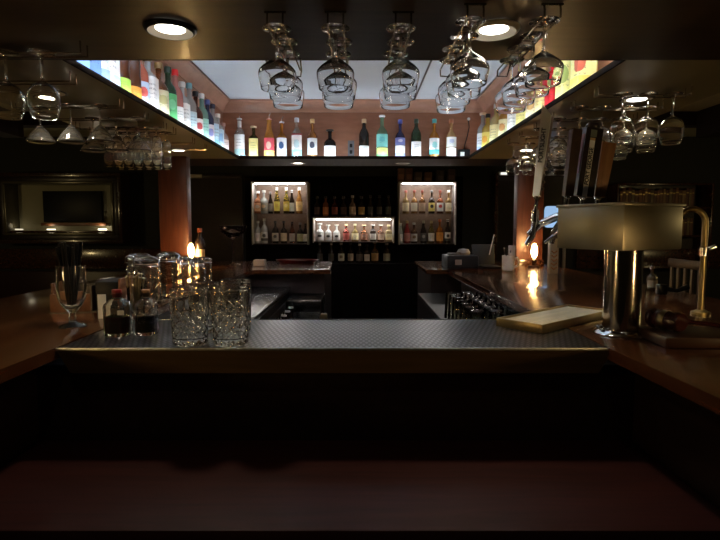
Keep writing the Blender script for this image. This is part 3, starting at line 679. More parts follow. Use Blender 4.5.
# ------------------------------------------------------------------ the bar itself
ZT = -.32
XIL, XIR = -.808, .672
OL, OR = -1.62, 1.60
YE = 4.90; YRET = 3.87; YFRONT = 1.357
bar = thing('bar_counter', 'polished dark wood bar counter running round the sunken service well', 'bar counter', (0, 0, ZF))
H_ = ZT-ZF
def cpoly(side):
    if side < 0: return [(OL, .15), (XIL, .15), (XIL, YRET), (-.222, YRET), (-.262, YE), (OL, YE)]
    return [(.70, .15), (OR, .15), (OR, YE), (.515, YE), (.497, YRET), (XIR-.012, YRET), (XIR-.012, YFRONT)]
for s in (-1, 1):
    MB().prism(cpoly(s), H_-.032, H_, bev=.006).build('counter_top', TOPW, bar)
MB().box(OL+.2, XIL-.10, .2, YE-.05, 0, H_-.032).build('counter_base', DARKW, bar)
MB().box(XIR+.10, OR-.2, .2, YE-.05, 0, H_-.032).build('counter_base', DARKW, bar)
MB().box(XIL-.10, -.27, YRET+.06, YE-.05, 0, H_-.032).build('return_base', DARKW, bar)
MB().box(.54, XIR+.10, YRET+.06, YE-.05, 0, H_-.032).build('return_base', DARKW, bar)
MB().box(XIL-.10, XIR+.10, 1.43, 1.47, 0, H_-.075).build('front_panel', DARKW, bar)
# sloping front fascia under the studded strip
mb = MB(); v = [mb.bm.verts.new(p) for p in ((XIL, YFRONT+.002, H_-.006), (XIR, YFRONT+.002, H_-.006), (XIR-.03, YFRONT+.014, H_-.072), (XIL+.03, YFRONT+.014, H_-.072),
    (XIL, YFRONT+.05, H_-.006), (XIR, YFRONT+.05, H_-.006), (XIR-.02, YFRONT+.07, H_-.072), (XIL+.02, YFRONT+.07, H_-.072))]
for q in ((0, 1, 2, 3), (5, 4, 7, 6), (0, 4, 5, 1), (3, 2, 6, 7), (0, 3, 7, 4), (1, 5, 6, 2)): mb.bm.faces.new([v[i] for i in q])
mb.build('front_fascia', wood('fascia_wood', (.060, .036, .013), (.10, .060, .024), rough=.3, scale=(1.2, 14, 14), coat=.7), bar)
MB().box(XIL+.003, XIR-.015, 1.45, 1.785, H_-.075, H_-.012).build('strip_support', DARKW, bar)
lw = thing('lower_counter', 'dull red-brown wooden lower counter in front of the bar', 'counter', (0, 0, ZF))
MB().box(XIL-.095, XIR+.095, .985, 1.428, -ZF-.645, -ZF-.60, .005).build('counter_top', LOWW, lw)
MB().box(XIL-.06, XIR+.06, 1.06, 1.42, 0, -ZF-.645).build('counter_base', DARKW, lw)
stp = thing('steel_strip', 'studded steel serving strip along the front of the bar', 'bar strip', (-.07, 1.357, ZT-.012))
MB().box(XIL+.072, XIR+.057, .006, .428, 0, .0105).build('studded_plate', STUD, stp)
MB().box(XIL+.07, XIR+.058, 0, .005, .004, .0125, .002).build('front_rim', pbr('worn_rim', (.50, .50, .46), .45, metal=1., noise=.4, nscale=90), stp)
MB().box(XIL+.072, XIR+.057, .428, .434, -.003, .013, .002).build('back_rim', STEEL, stp)

# steel worktop in the well
wt = thing('steel_worktop', 'low stainless worktop along the well behind the mixing glasses', 'worktop', (-.68, 3.0, ZF))
MB().box(-.22, .155, -1.2, .92, 1.38-.45-.03, 1.38-.45, .006).build('worktop', STEEL, wt)
MB().box(-.22, .13, -1.2, .92, .1, 1.38-.45-.03).build('apron', pbr('dull_steel', (.05, .05, .05), .5, metal=.7), wt)
wt2 = thing('glass_shelf', 'low dark shelf of upturned glasses under the side counter', 'shelf', (.60, 3.0, ZF))
MB().box(-.16, .15, -1.2, .92, 1.38-.53, 1.38-.50, .004).build('shelf_board', pbr('shelf_steel', (.05, .05, .047), .4, metal=.8), wt2)
MB().box(-.12, .15, -1.2, .92, .1, 1.38-.53).build('shelf_base', DARKW, wt2)
ib = thing('ice_bin', 'stainless ice bin with a flat lid beneath the bar return', 'ice bin', (-.385, 3.71, ZF))
MB().box(-.115, .115, -.17, .2, .1, .80, .006).build('bin_body', STEEL, ib)
MB().box(-.122, .122, -.182, .2, .80, .88, .008).build('lid', STEEL, ib)
MB().box(.10, .16, -.17, -.10, .62, .78, .01).build('tap_valve', BRASS, ib)
MB().box(-.115, .115, -.176, -.168, .70, .712).build('band', BLACKM, ib)
# bottles in the speed rail
rail = thing('speed_rail', 'dark steel speed rail holding dark bottles below the steel worktop', 'bottle rail', (-.46, 3.0, -.62))
MB().box(-.055, .055, -.6, .55, -.2, -.19).build('rail_floor', BLACKM, rail)
MB().box(.05, .056, -.6, .55, -.2, -.06).build('rail_front', BLACKM, rail)
MB().box(-.06, -.055, -.6, .55, -.2, .1).build('rail_back', BLACKM, rail)
for k in range(6):
    bottle((-.46, 2.62+.16*k, -.81), .285, .038, DG, ((.10, .09, .08), None, None), ('spout', (.3, .3, .3)), 'round', lab='dark bottle with steel pour spout, %s from the front in the speed rail' % ORD[k], group='bottles in the speed rail', n=14)

# ------------------------------------------------------------------ tumblers in the well
TUM = [(0, 0), (.028, 0), (.030, .003), (.038, .14), (.0382, .142), (.0368, .141), (.0285, .009), (0, .009)]
tm = thing('tumbler', '', 'tumbler'); MB().lathe([(r, .142-z) for r, z in TUM], 22, cap=False).build('glass_body', GLASSG, tm, ang=80)
ut = []
for j in range(3):
    for k in range(7):
        place(tm, ut, (.505+.082*j, 2.22+.105*k, -.50), 0, 'upturned clear tumbler, %s along row %s of the low shelf' % (ORD[k], ['nearest the well', 'in the middle', 'nearest the counter'][j]), 'upturned tumblers on the low shelf')

# ------------------------------------------------------------------ columns and lamps
for x, lab, nm in ((-1.545, 'red-brown wooden column lit by the lamp beside the dark bottle', 'column'), (1.41, 'red-brown wooden column lit by the lamp behind the taps', 'column')):
    t = thing(nm, lab, 'column', (x, 4.45, ZT)); w = .118 if x < 0 else .11
    MB().box(-w, w, -.12, -.02, 0, ZS-ZT, .006).build('shaft', REDW, t)
    MB().box(-w-.012, w+.012, -.132, -.008, 0, .05, .006).build('foot_block', MAHOG, t)
def bulb_lamp(x, y, label, e=1.3, lc=(1, .42, .12)):
    t = thing('table_lamp', label, 'lamp', (x, y, ZT), 0, 'bare bulb lamps on the bar')
    MB().lathe([(0, 0), (.045, 0), (.046, .006), (.042, .014), (.016, .02), (.015, .034), (.020, .036), (.020, .062), (0, .062)], 24, cap=False).build('lamp_base', pbr('lamp_base', (.06, .03, .015), .3, metal=.5), t)
    MB().lathe([(.014, .060), (.017, .075), (.030, .105), (.037, .135), (.036, .16), (.026, .182), (.009, .196), (0, .198)], 24, cap=False).build('bulb', thin_glass('bulb_glass', (1., .86, .62), .8), t)
    mb = MB()
    for k in range(4):
        a = k*math.pi/2; c, s = math.cos(a), math.sin(a)
        mb.tube([(.006*c, .006*s, .08), (.019*c, .019*s, .115), (.018*c, .018*s, .155), (.005*c, .005*s, .175)], .0042, 6)
    mb.build('filament', emit('filament', (1., .74, .40), 220.), [c for c in t.children if c.name.startswith('bulb')][0])
    l = bpy.data.lights.new('bulb_light', 'POINT'); l.energy = e; l.color = lc; l.shadow_soft_size = .02
    o = bpy.data.objects.new('bulb_light', l); COL.objects.link(o); o.location = (0, 0, .12); o.parent = t
bulb_lamp(-1.345, 4.14, 'bare glowing bulb lamp by the dark bottle')
bulb_lamp(1.375, 4.10, 'bare glowing bulb lamp behind the tap handles')
bulb_lamp(-1.40, .78, 'added bare bulb fill lamp on the counter end beyond the straw goblet', 1.0, (1, .85, .64))  # added out of view as warm fill for soffit and counter
bulb_lamp(1.42, .72, 'added bare bulb fill lamp on the counter end beyond the gavel', .65, (1, .85, .64))  # second added fill lamp, out of view on the tap side
bottle((-1.30, 4.23, ZT), .31, .042, DG, ((.35, .25, .14), None, None), ('cap', (.25, .06, .03)), 'wine', lab='dark bottle with tan label just behind the glowing bulb', lz=(.1, .45))

# ------------------------------------------------------------------ things on the counter, far to near
def at(px, py, z=ZT):
    a = (px-360)/520; b = (270-py)/520; dz = -.0825+.9966*b
    t = z/dz; return (a*t, (.9966+.0825*b)*t, z)
# giant cocktail bowl
bw = thing('bowl', 'big faint cocktail bowl on a stem at the dark end of the counter', 'bowl', (-1.06, 4.35, ZT))
MB().lathe([(0, 0), (.07, 0), (.07, .005), (.012, .015), (.008, .05), (.008, .22), (.05, .24), (.10, .28), (.115, .33), (.112, .33), (.098, .283), (.05, .246), (0, .232)], 32, cap=False).build('glass_body', GLASSG, bw, ang=80)
tr = tag(MB().lathe([(0, 0), (.15, 0), (.19, .03), (.186, .032), (.148, .006), (0, .006)], 32, M=Matrix.Diagonal((1, .6, 1, 1))).build('tray', pbr('red_lacquer', (.07, .008, .007), .3), None, (-.56, 4.62, ZT)), 'shallow dark red oval tray on the bar return', 'tray')
sc = thing('coaster_stack', 'small pale stack of coasters at the corner of the bar return', 'coasters', (-.83, 4.3, ZT))
MB().box(-.045, .045, -.045, .045, 0, .05, .004).build('coasters', pbr('coaster_card', (.35, .30, .24), .7), sc)
# register, paper tray, mug
rg = thing('cash_register', 'black till with papers on top at the far end of the counter', 'cash register', (.80, 4.12, ZT))
MB().box(-.13, .11, -.14, .14, 0, .10, .008).build('till_body', BLACKP, rg)
MB().box(-.07, -.02, -.143, -.139, .03, .07, .002).build('tag', pbr('tag_paper', (.25, .20, .15), .6), rg)
MB().lathe([(0, .0), (.05, 0), (.055, .02), (.04, .045), (0, .05)], 16, (.02, 0, .10)).build('cloth', pbr('cloth_beige', (.20, .17, .14), .8), rg)
MB().box(-.10, -.02, -.05, .05, .10, .115, .003).build('papers', pbr('papers', (.13, .11, .10), .8), rg)
lp_ = thing('tablet_stand', 'black tablet standing half open beside the till', 'tablet', (1.00, 4.05, ZT))
MB().box(-.06, .09, -.1, .1, 0, .018, .004).build('keyboard', BLACKP, lp_)
MB().box(-.10, .08, -.004, .004, 0, .17, .003, M=Matrix.Translation((0, .1, .015)) @ Matrix.Rotation(R(-14), 4, 'X')).build('screen', BLACKP, lp_)
MB().tube([(.03, .09, .10), (.072, .12, .26)], .004, 6).build('stylus', pbr('stylus', (.3, .3, .32), .3), lp_)
mg = thing('mug', 'white mug holding spoons in front of the red column', 'mug', (1.085, 3.80, ZT))
MB().lathe([(0, 0), (.040, 0), (.044, .004), (.045, .11), (.0455, .112), (.0415, .111), (.040, .008), (0, .008)], 28, cap=False).build('mug_body', pbr('white_ceramic', (.85, .81, .72), .25), mg)
MB().tube([(.043, 0, .09), (.066, 0, .095), (.078, 0, .07), (.072, 0, .04), (.045, 0, .022)], .007, 8).build('handle', pbr('white_ceramic', (.85, .81, .72), .25), mg)
for k, (dx, dy, hh) in enumerate(((-.03, 0, .17), (-.01, .015, .165), (.012, 0, .15), (.02, .01, .16))):
    MB().tube([(dx*.3, dy, .02), (dx, dy, hh-.03), (dx*1.2, dy, hh)], [.004, .004, .008], 6).build('spoon', CHROME if k % 2 == 0 else BLACKP, mg)
MB().box(.0, .05, -.004, .004, .09, .185, .002).build('card', pbr('card', (.5, .45, .36), .7), mg)
cd = thing('table_card', 'pale narrow tent card with chevrons below the tap faucet', 'card', at(552.5, 273.5))
MB().box(-.031, .031, -.02, .02, 0, .24, .003).build('card_body', pbr('card_cream', (.55, .47, .32), .6), cd)
for k in range(5):
    z = .03+.028*k
    mb = MB()
    for s in (-1, 1): mb.tube([(0, -.0215, z), (s*.019, -.0215, z+.016)], .0042, 5)
    mb.build('chevron', pbr('chevron_ink', (.45, .20, .06), .6), cd)

# ------------------------------------------------------------------ near left: goblet of straws, boxes, bottles, jars, mixing glasses
gp = [(0, 0), (.040, 0), (.041, .003), (.036, .007), (.014, .013), (.010, .022), (.013, .030), (.009, .038), (.014, .050), (.030, .068), (.040, .092), (.044, .125), (.044, .160), (.0425, .196), (.0405, .197),
      (.0418, .160), (.0415, .125), (.037, .094), (.027, .073), (.010, .062), (0, .061)]
gb_ = thing('goblet', 'stemmed beer goblet full of black straws on the counter', 'glass', at(73, 326.5))
MB().lathe(gp, 32, cap=False).build('glass_body', GLASSB, gb_, ang=60)
gx, gy, gz = at(73, 326.5)
for k in range(24):
    a = k*2.399; rr = .006+.026*math.sqrt(k/24.); lx, ly = rr*math.cos(a), rr*math.sin(a)
    o = MB().tube([(lx*.32, ly*.32, .070), (lx*1.25, ly*1.25, .264+.010*math.sin(k*3.1))], .0042, 8).build('drinking_straw', BLACKP, None, (gx, gy, gz))
    tag(o, 'black drinking straw standing in the stemmed goblet', 'straw', 'black straws in the goblet')
nb = thing('napkin_caddy', 'orange-brown wooden caddy behind the goblet of straws', 'caddy', (-1.04, 2.02, ZT), R(8))
CADW = wood('caddy_wood', (.14, .05, .02), (.22, .085, .035), rough=.4, coat=.2)
MB().box(-.125, .02, -.09, -.078, 0, .07, .002).build('front_panel', CADW, nb)
MB().box(-.125, .125, -.09, .09, 0, .006).build('bottom_panel', DARKW, nb)
MB().box(-.125, -.117, -.078, .09, .006, .11, .002).build('side_panel', CADW, nb)
MB().box(.015, .025, -.09, .09, .006, .10, .002).build('divider', DARKW, nb)
MB().box(.117, .125, -.09, .09, .006, .125, .002).build('side_panel', CADW, nb)
MB().box(-.117, .117, .078, .09, .006, .09, .002).build('back_panel', DARKW, nb)
nk = tag(MB().box(.03, .112, -.08, .075, .007, .115, .006).build('napkin_stack', BLACKP, None, (-1.04, 2.02, ZT)), 'stack of black napkins in the wooden caddy', 'napkins'); nk.rotation_euler = (0, 0, R(8))
mc = tag(MB().box(-.014, .014, -.002, .002, 0, .085).build('menu_card', WHITEP, None, at(102.5, 318.5)), 'small white card behind the red bitters bottle', 'card')
def flask(px, py, w, H, liq, fill, cork, label, white_tag=False):
    t = thing('flask_bottle', label, 'bottle', at(px, py)); f4 = sq(4)
    MB().lathe([(0, 0), (w*.92, 0), (w, .006), (w, H*.64), (w*.95, H*.71), (w*.66, H*.80), (w*.36, H*.83), (w*.34, H*.92), (w*.44, H*.925), (w*.44, H*.955), (w*.30, H*.955), (w*.28, H*.84), (w*.58, H*.79), (w*.88, H*.70), (w*.91, H*.63), (w*.91, .010), (0, .010)],
       32, rf=lambda a, k: f4(a)/1.04 if k < 5 or k > 12 else 1, cap=False).build('glass_body', GLASSB, t, ang=50)
    MB().lathe([(0, .0105), (w*.90, .0105), (w*.90, H*fill), (0, H*fill)], 32, rf=lambda a, k: f4(a)/1.04, cap=False).build('liquid', liq, t)
    MB().lathe([(0, H*.86), (w*.29, H*.86), (w*.32, H*.955), (w*.40, H*.96), (w*.38, H*1.03), (0, H*1.035)], 16, cap=False).build('stopper', cork, t)
    if white_tag: MB().box(w*.45, w*.98, -w*1.02, -w*.985, H*.50, H*.60).build('tag', WHITEP, t)
    return t
flask(118.5, 335, .036, .132, pbr('red_liquid', (.30, .008, .015), .1, trans=.3), .44, pbr('red_stopper', (.30, .02, .02), .4), 'small clear flask bottle half full of dark red liquid', True)
flask(147, 334, .031, .130, pbr('black_liquid', (.008, .005, .006), .1), .45, pbr('cork', (.38, .20, .09), .7), 'small clear flask bottle half full of black liquid')
pk = thing('pick_glass', 'glass of brown cocktail picks behind the dark flask bottles', 'glass', at(136, 312))
MB().lathe([(0, 0), (.028, 0), (.031, .10), (.0295, .10), (.0265, .005), (0, .005)], 22, cap=False).build('glass_body', GLASSG, pk, ang=60)
px_, py_, pz_ = at(136, 312)
mbp = MB()
PICK = pbr('pick_wood', (.22, .15, .06), .6)
for k in range(22):
    a = k*2.399; rr = .004+.018*math.sqrt(k/22.); lx, ly = rr*math.cos(a), rr*math.sin(a)
    o = MB().tube([(lx*.6, ly*.6, .008), (lx*1.6, ly*1.6, .132+.01*math.sin(k*5))], .0016, 6)
    o.lathe([(0, -.005), (.004, -.002), (.004, .002), (0, .005)], 8, (lx*1.6, ly*1.6, .136+.01*math.sin(k*5)))
    tag(o.build('cocktail_pick', PICK, None, (px_, py_, pz_)), 'brown bead-topped cocktail pick in the small glass', 'cocktail pick', 'cocktail picks in the small glass')
def clip_jar(x, y, r, H, label):
    t = thing('glass_jar', label, 'jar', (x, y, ZT), random.uniform(-.4, .4), 'clip-top glass jars')
    rib = lambda a, k: 1+.018*math.cos(10*a) if 2 <= k <= 4 or 9 <= k <= 11 else 1
    MB().lathe([(0, 0), (r*.9, 0), (r, .008), (r, H*.45), (r, H*.72), (r*.86, H*.79), (r*.80, H*.84), (r*.76, H*.84), (r*.82, H*.78), (r*.94, H*.70), (r*.94, H*.45), (r*.93, .014), (0, .012)], 40, rf=rib, cap=False).build('jar_body', GLASSB, t, ang=60)
    MB().lathe([(0, H*.855), (r*.90, H*.855), (r*.96, H*.87), (r*.96, H*.93), (r*.80, H*.97), (r*.4, H*.985), (0, H)], 40, cap=False).build('lid', GLASSB, t, ang=60)
    ld = [c for c in t.children if c.name.startswith('lid')][0]
    MB().lathe([(r*.82, H*.842), (r*.88, H*.842), (r*.88, H*.854), (r*.82, H*.854), (r*.82, H*.842)], 32, cap=False).build('seal_ring', pbr('seal', (.40, .30, .20), .6), ld)
    mb = MB().tube([(-r*1.02, -r*.3, H*.78), (-r*1.06, 0, H*.92), (-r*.6, 0, H*1.0), (r*.6, 0, H*1.0), (r*1.06, 0, H*.92), (r*1.02, -r*.3, H*.78)], .0022, 6)
    mb.tube([(r*1.0*math.cos(a), r*1.0*math.sin(a), H*.80) for a in [2*math.pi*i/24 for i in range(24)]], .0018, 6, closed=True)
    mb.build('wire_clip', CHROME, ld)
clip_jar(-.905, 2.20, .055, .195, 'tall clip-top glass jar nearest the glass of picks')
clip_jar(-.885, 2.40, .055, .205, 'tall clip-top glass jar behind the first')
clip_jar(-1.005, 2.36, .055, .20, 'tall clip-top glass jar standing on the outer side')
clip_jar(-.88, 2.58, .050, .175, 'clip-top jar third along the counter edge')
clip_jar(-.885, 2.76, .058, .150, 'wide low clip-top jar in front of the bulb lamp')
clip_jar(-.90, 2.95, .055, .150, 'wide low clip-top jar farthest down the counter')
def mixing(px, py, label, r=.051, H=.155):
    t = thing('mixing_glass', label, 'mixing glass', at(px, py), random.uniform(0, 1), 'cut mixing glasses on the steel strip')
    n = 120; rows = 30; prof = [(0, 0), (r*.84, 0)]; pat = {}
    for i in range(rows+1):
        z = .004+(H*.56-.004)*i/rows; prof.append((r*(.90+.10*(i/rows)**.6), z)); pat[len(prof)-1] = i
    prof += [(r, H*.60), (r, H*.80), (r*1.0, H*.965), (r*1.02, H*.985), (r*1.01, H), (r*.955, H), (r*.945, H*.97), (r*.94, H*.6), (r*.90, H*.14), (r*.8, H*.115), (0, H*.11)]
    def rf(a, k):
        if k in pat:
            i = pat[k]; u = a*12/(2*math.pi); v = i/rows*3.0
            p = abs(((u+v) % 1)-.5)*2; q = abs(((u-v) % 1)-.5)*2
            return 1-.05*max(p, q)**5
        return 1
    MB().lathe(prof, n, rf=rf, cap=False).build('glass_body', GLASSB, t, ang=24)
mixing(190.5, 343.5, 'cut mixing glass at the front, beside the black flask bottle')
mixing(231, 343.5, 'cut mixing glass at the front, nearest the middle of the strip')
mixing(205, 331, 'cut mixing glass behind, between the two front ones', .047, .150)
mixing(236.5, 331, 'cut mixing glass at the back beside the well', .047, .158)

# ------------------------------------------------------------------ drip tray, tap tower, gavel
p = [at(505, 326)[:2], at(541, 335)[:2]]
dt = thing('drip_tray', 'brass-edged drip tray with pale slatted insert beside the tap tower', 'tray', (.665, 1.745, ZT), math.atan2(.27, .318))
SLAT = wood('tray_insert', (.50, .41, .25), (.68, .57, .36), rough=.5, coat=.1, scale=(2, 20, 8))
Lx, Ly = .225, .082
MB().box(-Lx, Lx, -Ly, Ly, .001, .006).build('tray_floor', BRASS, dt)
for a in ((-Lx, Lx, -Ly, -Ly+.006), (-Lx, Lx, Ly-.006, Ly), (-Lx, -Lx+.006, -Ly+.006, Ly-.006), (Lx-.006, Lx, -Ly+.006, Ly-.006)):
    MB().box(*a, .001, .028, .0015).build('rim', BRASS, dt)
mb = MB()
for k in range(12):
    y0 = -Ly+.008+k*(2*Ly-.016)/12
    mb.box(-Lx+.008, Lx-.008, y0, y0+(2*Ly-.016)/12-.0015, .015, .022)
mb.build('slatted_insert', SLAT, dt)

tw = thing('beer_tower', 'brushed metal tap tower with box head on a round column', 'tap tower', (.785, 1.545, ZT))
TWM = pbr('tower_metal', (.35, .32, .24), .38, metal=1., noise=.12, nscale=12)
MB().lathe([(0, 0), (.075, 0), (.077, .004), (.072, .010), (.056, .014), (.056, .016), (0, .016)], 40, cap=False).build('flange', CHROME, tw)
for k in range(6):
    a = k*math.pi/3+.3; MB().lathe([(0, .008), (.006, .008), (.006, .015), (.003, .018), (0, .018)], 10, (.066*math.cos(a), .066*math.sin(a), 0), cap=False).build('bolt', CHROME, tw)
MB().lathe([(.052, .014), (.052, .258)], 56, cap=True).build('column_tube', pbr('tower_column', (.52, .46, .41), .15, metal=1.), tw)
ang = R(27); u = Vector((math.cos(ang), math.sin(ang), 0)); w_ = Vector((-math.sin(ang), math.cos(ang), 0))
Rz = Matrix.Rotation(ang, 4, 'Z')
BH0, BH1 = .256, .382
Rb = Matrix.Translation((-.020, 0, 0)) @ Rz
MB().box(-.129, .129, -.112, .112, BH0, BH1, .004, M=Rb).build('box_head', TWM, tw)
MB().box(-.133, .133, -.116, .116, BH1-.004, BH1+.004, .002, M=Rb).build('box_cap', TWM, tw)
def loc(a, b, z): q = u*a+w_*b; return (q.x, q.y, z)
def faucet(parent, a, b, z, dirb=1):
    mb = MB().tube([loc(a, b, z), loc(a, b+.045*dirb, z)], .012, 14)
    parent = mb.build('faucet_shank', CHROME, parent)
    MB().tube([loc(a, b+.04*dirb, z+.022), loc(a, b+.045*dirb, z), loc(a, b+.075*dirb, z-.03), loc(a, b+.085*dirb, z-.07)], [.013, .014, .011, .008], 12).build('faucet_spout', CHROME, parent)
    MB().tube([loc(a, b+.042*dirb, z+.015), loc(a, b+.042*dirb, z+.052)], [.007, .006], 10).build('faucet_lever', CHROME, parent)
# three faucets on the far face, their handles as things screwed on the levers
faucet(tw, -.085, .112, BH1-.045); faucet(tw, .0, .112, BH1-.045); faucet(tw, .085, .112, BH1-.045)
# one faucet on the near end for the pale handle
MB().tube([(-.235, .155, .295), (-.20, .15, .33), (-.165, .10, .352), (-.14, .06, .352)], [.010, .012, .013, .014], 12).build('faucet_arm', CHROME, tw)
MB().tube([(-.215, .155, .375), (-.215, .155, .325)], .012, 12).build('faucet_body', CHROME, tw)
MB().tube([(-.216, .155, .335), (-.225, .15, .29), (-.245, .145, .262)], [.012, .010, .008], 12).build('faucet_spout', CHROME, tw)
MB().tube([(-.19, .13, .27), (-.14, .075, .325)], .006, 10).build('faucet_stay', CHROME, tw)
# lit screen on the far door, seen past the tower
ls = thing('wall_screen', 'small glowing pale blue screen on the far door beside the tap tower head', 'screen', (2.36, 6.46, -.01))
f4 = sq(6)
MB().lathe([(0, -.012), (1, -.012), (1, .008), (0, .008)], 32, rf=lambda a, k: f4(a), M=Matrix.Translation((0, 0, .135)) @ Matrix.Rotation(R(90), 4, 'X') @ Matrix.Diagonal((.095, .14, 1, 1))).build('housing', BLACKP, ls)
MB().lathe([(0, .0081), (1, .0081), (1, .0095), (0, .0095)], 32, rf=lambda a, k: f4(a), M=Matrix.Translation((0, 0, .135)) @ Matrix.Rotation(R(90), 4, 'X') @ Matrix.Diagonal((.087, .132, 1, 1))).build('display', emit('screen_blue', (.42, .66, 1.0), .75), ls)
# gooseneck tap at the other end
gn = thing('gooseneck_tap', 'brass gooseneck tap pipe beside the tap tower head', 'tap', at(702, 292))
gn.location = (1.257, 1.90, ZT+E)
MB().lathe([(0, 0), (.032, 0), (.032, .008), (.014, .016), (0, .016)], 24, cap=False).build('base', BRASS, gn)
pts = [(0, 0, .01), (0, 0, .335)]+[(-.05+.05*math.cos(a), .0, .335+.05*math.sin(a)) for a in [math.pi*i/10 for i in range(1, 11)]]+[(-.10, 0, .30)]
MB().tube(pts, .011, 12).build('pipe', BRASS, gn)
MB().tube([(0, 0, .23), (.035, -.01, .25)], .008, 10).build('lever', CHROME, gn)
MB().lathe([(0, 0), (.016, 0), (.016, .03), (0, .03)], 16, (0, 0, .215)).build('collar', CHROME, gn)

# tap handles
lean = Matrix.Rotation(R(5.5), 4, 'Y')
def handle(name, loc_, rz, label):
    t = thing(name, label, 'tap handle', loc_); t.rotation_euler = (0, R(5.0), rz); return t
TX, TY, TZ = .785, 1.545, ZT
GREY = pbr('handle_pale', (.62, .60, .54), .5, noise=.1, nscale=30); INK = pbr('ink', (.03, .03, .03), .6)
h1 = thing('tap_handle', 'tall pale grey tap handle with slanted tip and brown wooden side', 'tap handle', (TX-.215, TY+.155, TZ+.375))
h1.rotation_euler = (0, R(5.0), R(0))
Rh = Matrix.Rotation(R(-32), 4, 'Z')
MB().lathe([(0, 0), (.006, 0), (.006, .03), (.010, .036), (.010, .044), (0, .044)], 14, cap=False).build('ferrule', CHROME, h1)
def taper(z0, z1, xa0, xa1, xb0, xb1, ya0, ya1, M, slant=0.):
    mb = MB(); vv = []
    for z, x0, x1, y in ((z0, xa0, xa1, ya0), (z1, xb0, xb1, ya1)):
        for x, yy in ((x0, y[0]), (x1, y[0]), (x1, y[1]), (x0, y[1])):
            zz = z-(slant*(x-x0)/max(1e-6, x1-x0) if z == z1 else 0)
            vv.append(mb.bm.verts.new(M @ Vector((x, yy, zz))))
    for q in ((3, 2, 1, 0), (4, 5, 6, 7), (0, 1, 5, 4), (1, 2, 6, 5), (2, 3, 7, 6), (3, 0, 4, 7)): mb.bm.faces.new([vv[i] for i in q])
    return mb
taper(.044, .335, -.012, .010, -.012, .018, (-.012, -.004), (-.017, -.004), Rh, .035).build('face_board', GREY, h1)
taper(.044, .300, -.011, .009, -.011, .0175, (-.004, .018), (-.004, .028), Rh, .0).build('wooden_back', wood('handle_wood', (.12, .035, .015), (.24, .08, .035), rough=.45, scale=(20, 20, 2), coat=.1), h1)
Mt = Rh @ Matrix.Translation((.002, -.0168, .205)) @ Matrix.Rotation(R(-1.0), 4, 'X') @ Matrix.Rotation(R(90), 4, 'X') @ Matrix.Rotation(R(90), 4, 'Z')
text_mesh('PORTSLIGHT', .019, Mt, 'lettering', INK, [c for c in h1.children if c.name.startswith('face_board')][0])
mbx = MB()
for k in range(6): mbx.lathe([(0, -.006), (.005, -.003), (.006, 0), (.005, .003), (0, .006)], 8, (.0, 0, 0), M=Rh @ Matrix.Translation((.0125, .008+.003*(k % 2), .07+.022*k)))
mbx.build('carving', pbr('carving', (.30, .24, .15), .5), h1)

q = u*(-.005)+w_*.154
h2 = thing('tap_handle', 'black paddle tap handle with a white lettered strip', 'tap handle', (TX+q.x, TY+q.y, TZ+BH1-.045+.05)); h2.rotation_euler = (0, R(6.5), 0)
M2 = Matrix.Rotation(R(4), 4, 'Z')
BLW = wood('handle_black', (.012, .008, .006), (.03, .018, .013), rough=.3, coat=.4)
MB().lathe([(0, 0), (.007, 0), (.007, .02), (.011, .024), (.011, .03), (0, .03)], 14, cap=False).build('ferrule', CHROME, h2)
taper(.03, .245, -.030, .026, -.028, .026, (-.018, .018), (-.018, .018), M2).build('paddle', BLW, h2)
MB().lathe([(0, .245), (.020, .245), (.022, .252), (.016, .262), (0, .264)], 16, M=M2 @ Matrix.Diagonal((1.1, .8, 1, 1))).build('top_cap', BLW, h2)
taper(.03, .205, -.0125, .0035, -.0125, .0035, (-.0192, -.018), (-.0192, -.018), M2).build('label_strip', pbr('strip_white', (.92, .90, .86), .5), h2)
taper(.205, .213, -.0125, .0035, -.0125, .0035, (-.0193, -.018), (-.0193, -.018), M2).build('strip_end', pbr('strip_gold', (.55, .36, .15), .5), h2)
taper(.216, .238, -.013, .006, -.013, .006, (-.0195, -.018), (-.0195, -.018), M2).build('emblem_plate', pbr('emblem_green', (.16, .18, .13), .4), h2)
taper(.10, .225, -.0318, -.030, -.0298, -.028, (-.012, .010), (-.012, .010), M2).build('side_panel', pbr('side_red', (.16, .04, .03), .5), h2)
text_mesh('FORT GEORGE', .0175, M2 @ Matrix.Translation((-.0045, -.0196, .124)) @ Matrix.Rotation(R(90), 4, 'X') @ Matrix.Rotation(R(90), 4, 'Z') , 'lettering', INK, [c for c in h2.children if c.name.startswith('label_strip')][0])
q = u*(.065)+w_*.154
h3 = thing('tap_handle', 'plain amber-brown wooden tap handle beside the lettered one', 'tap handle', (TX+q.x, TY+q.y, TZ+BH1-.045+.05)); h3.rotation_euler = (0, R(7.0), 0)
AMW = wood('handle_amber', (.20, .085, .025), (.34, .16, .055), rough=.4, scale=(20, 20, 2), coat=.2)
MB().lathe([(0, 0), (.007, 0), (.007, .02), (.011, .024), (.011, .03), (0, .03)], 14, cap=False).build('ferrule', CHROME, h3)
taper(.03, .205, -.020, .016, -.022, .024, (-.016, .016), (-.018, .018), M2).build('paddle', AMW, h3)
q = u*(-.075)+w_*.154
h4 = thing('tap_handle', 'dark brown wooden tap handle hidden half behind the lettered one', 'tap handle', (TX+q.x, TY+q.y, TZ+BH1-.045+.05)); h4.rotation_euler = (0, R(5.5), 0)
MB().lathe([(0, 0), (.007, 0), (.007, .02), (.011, .024), (.011, .03), (0, .03)], 14, cap=False).build('ferrule', CHROME, h4)
taper(.03, .235, -.012, .014, -.014, .016, (-.012, .012), (-.014, .014), M2).build('paddle', wood('handle_brown', (.035, .018, .010), (.07, .035, .02), rough=.4, coat=.3), h4)

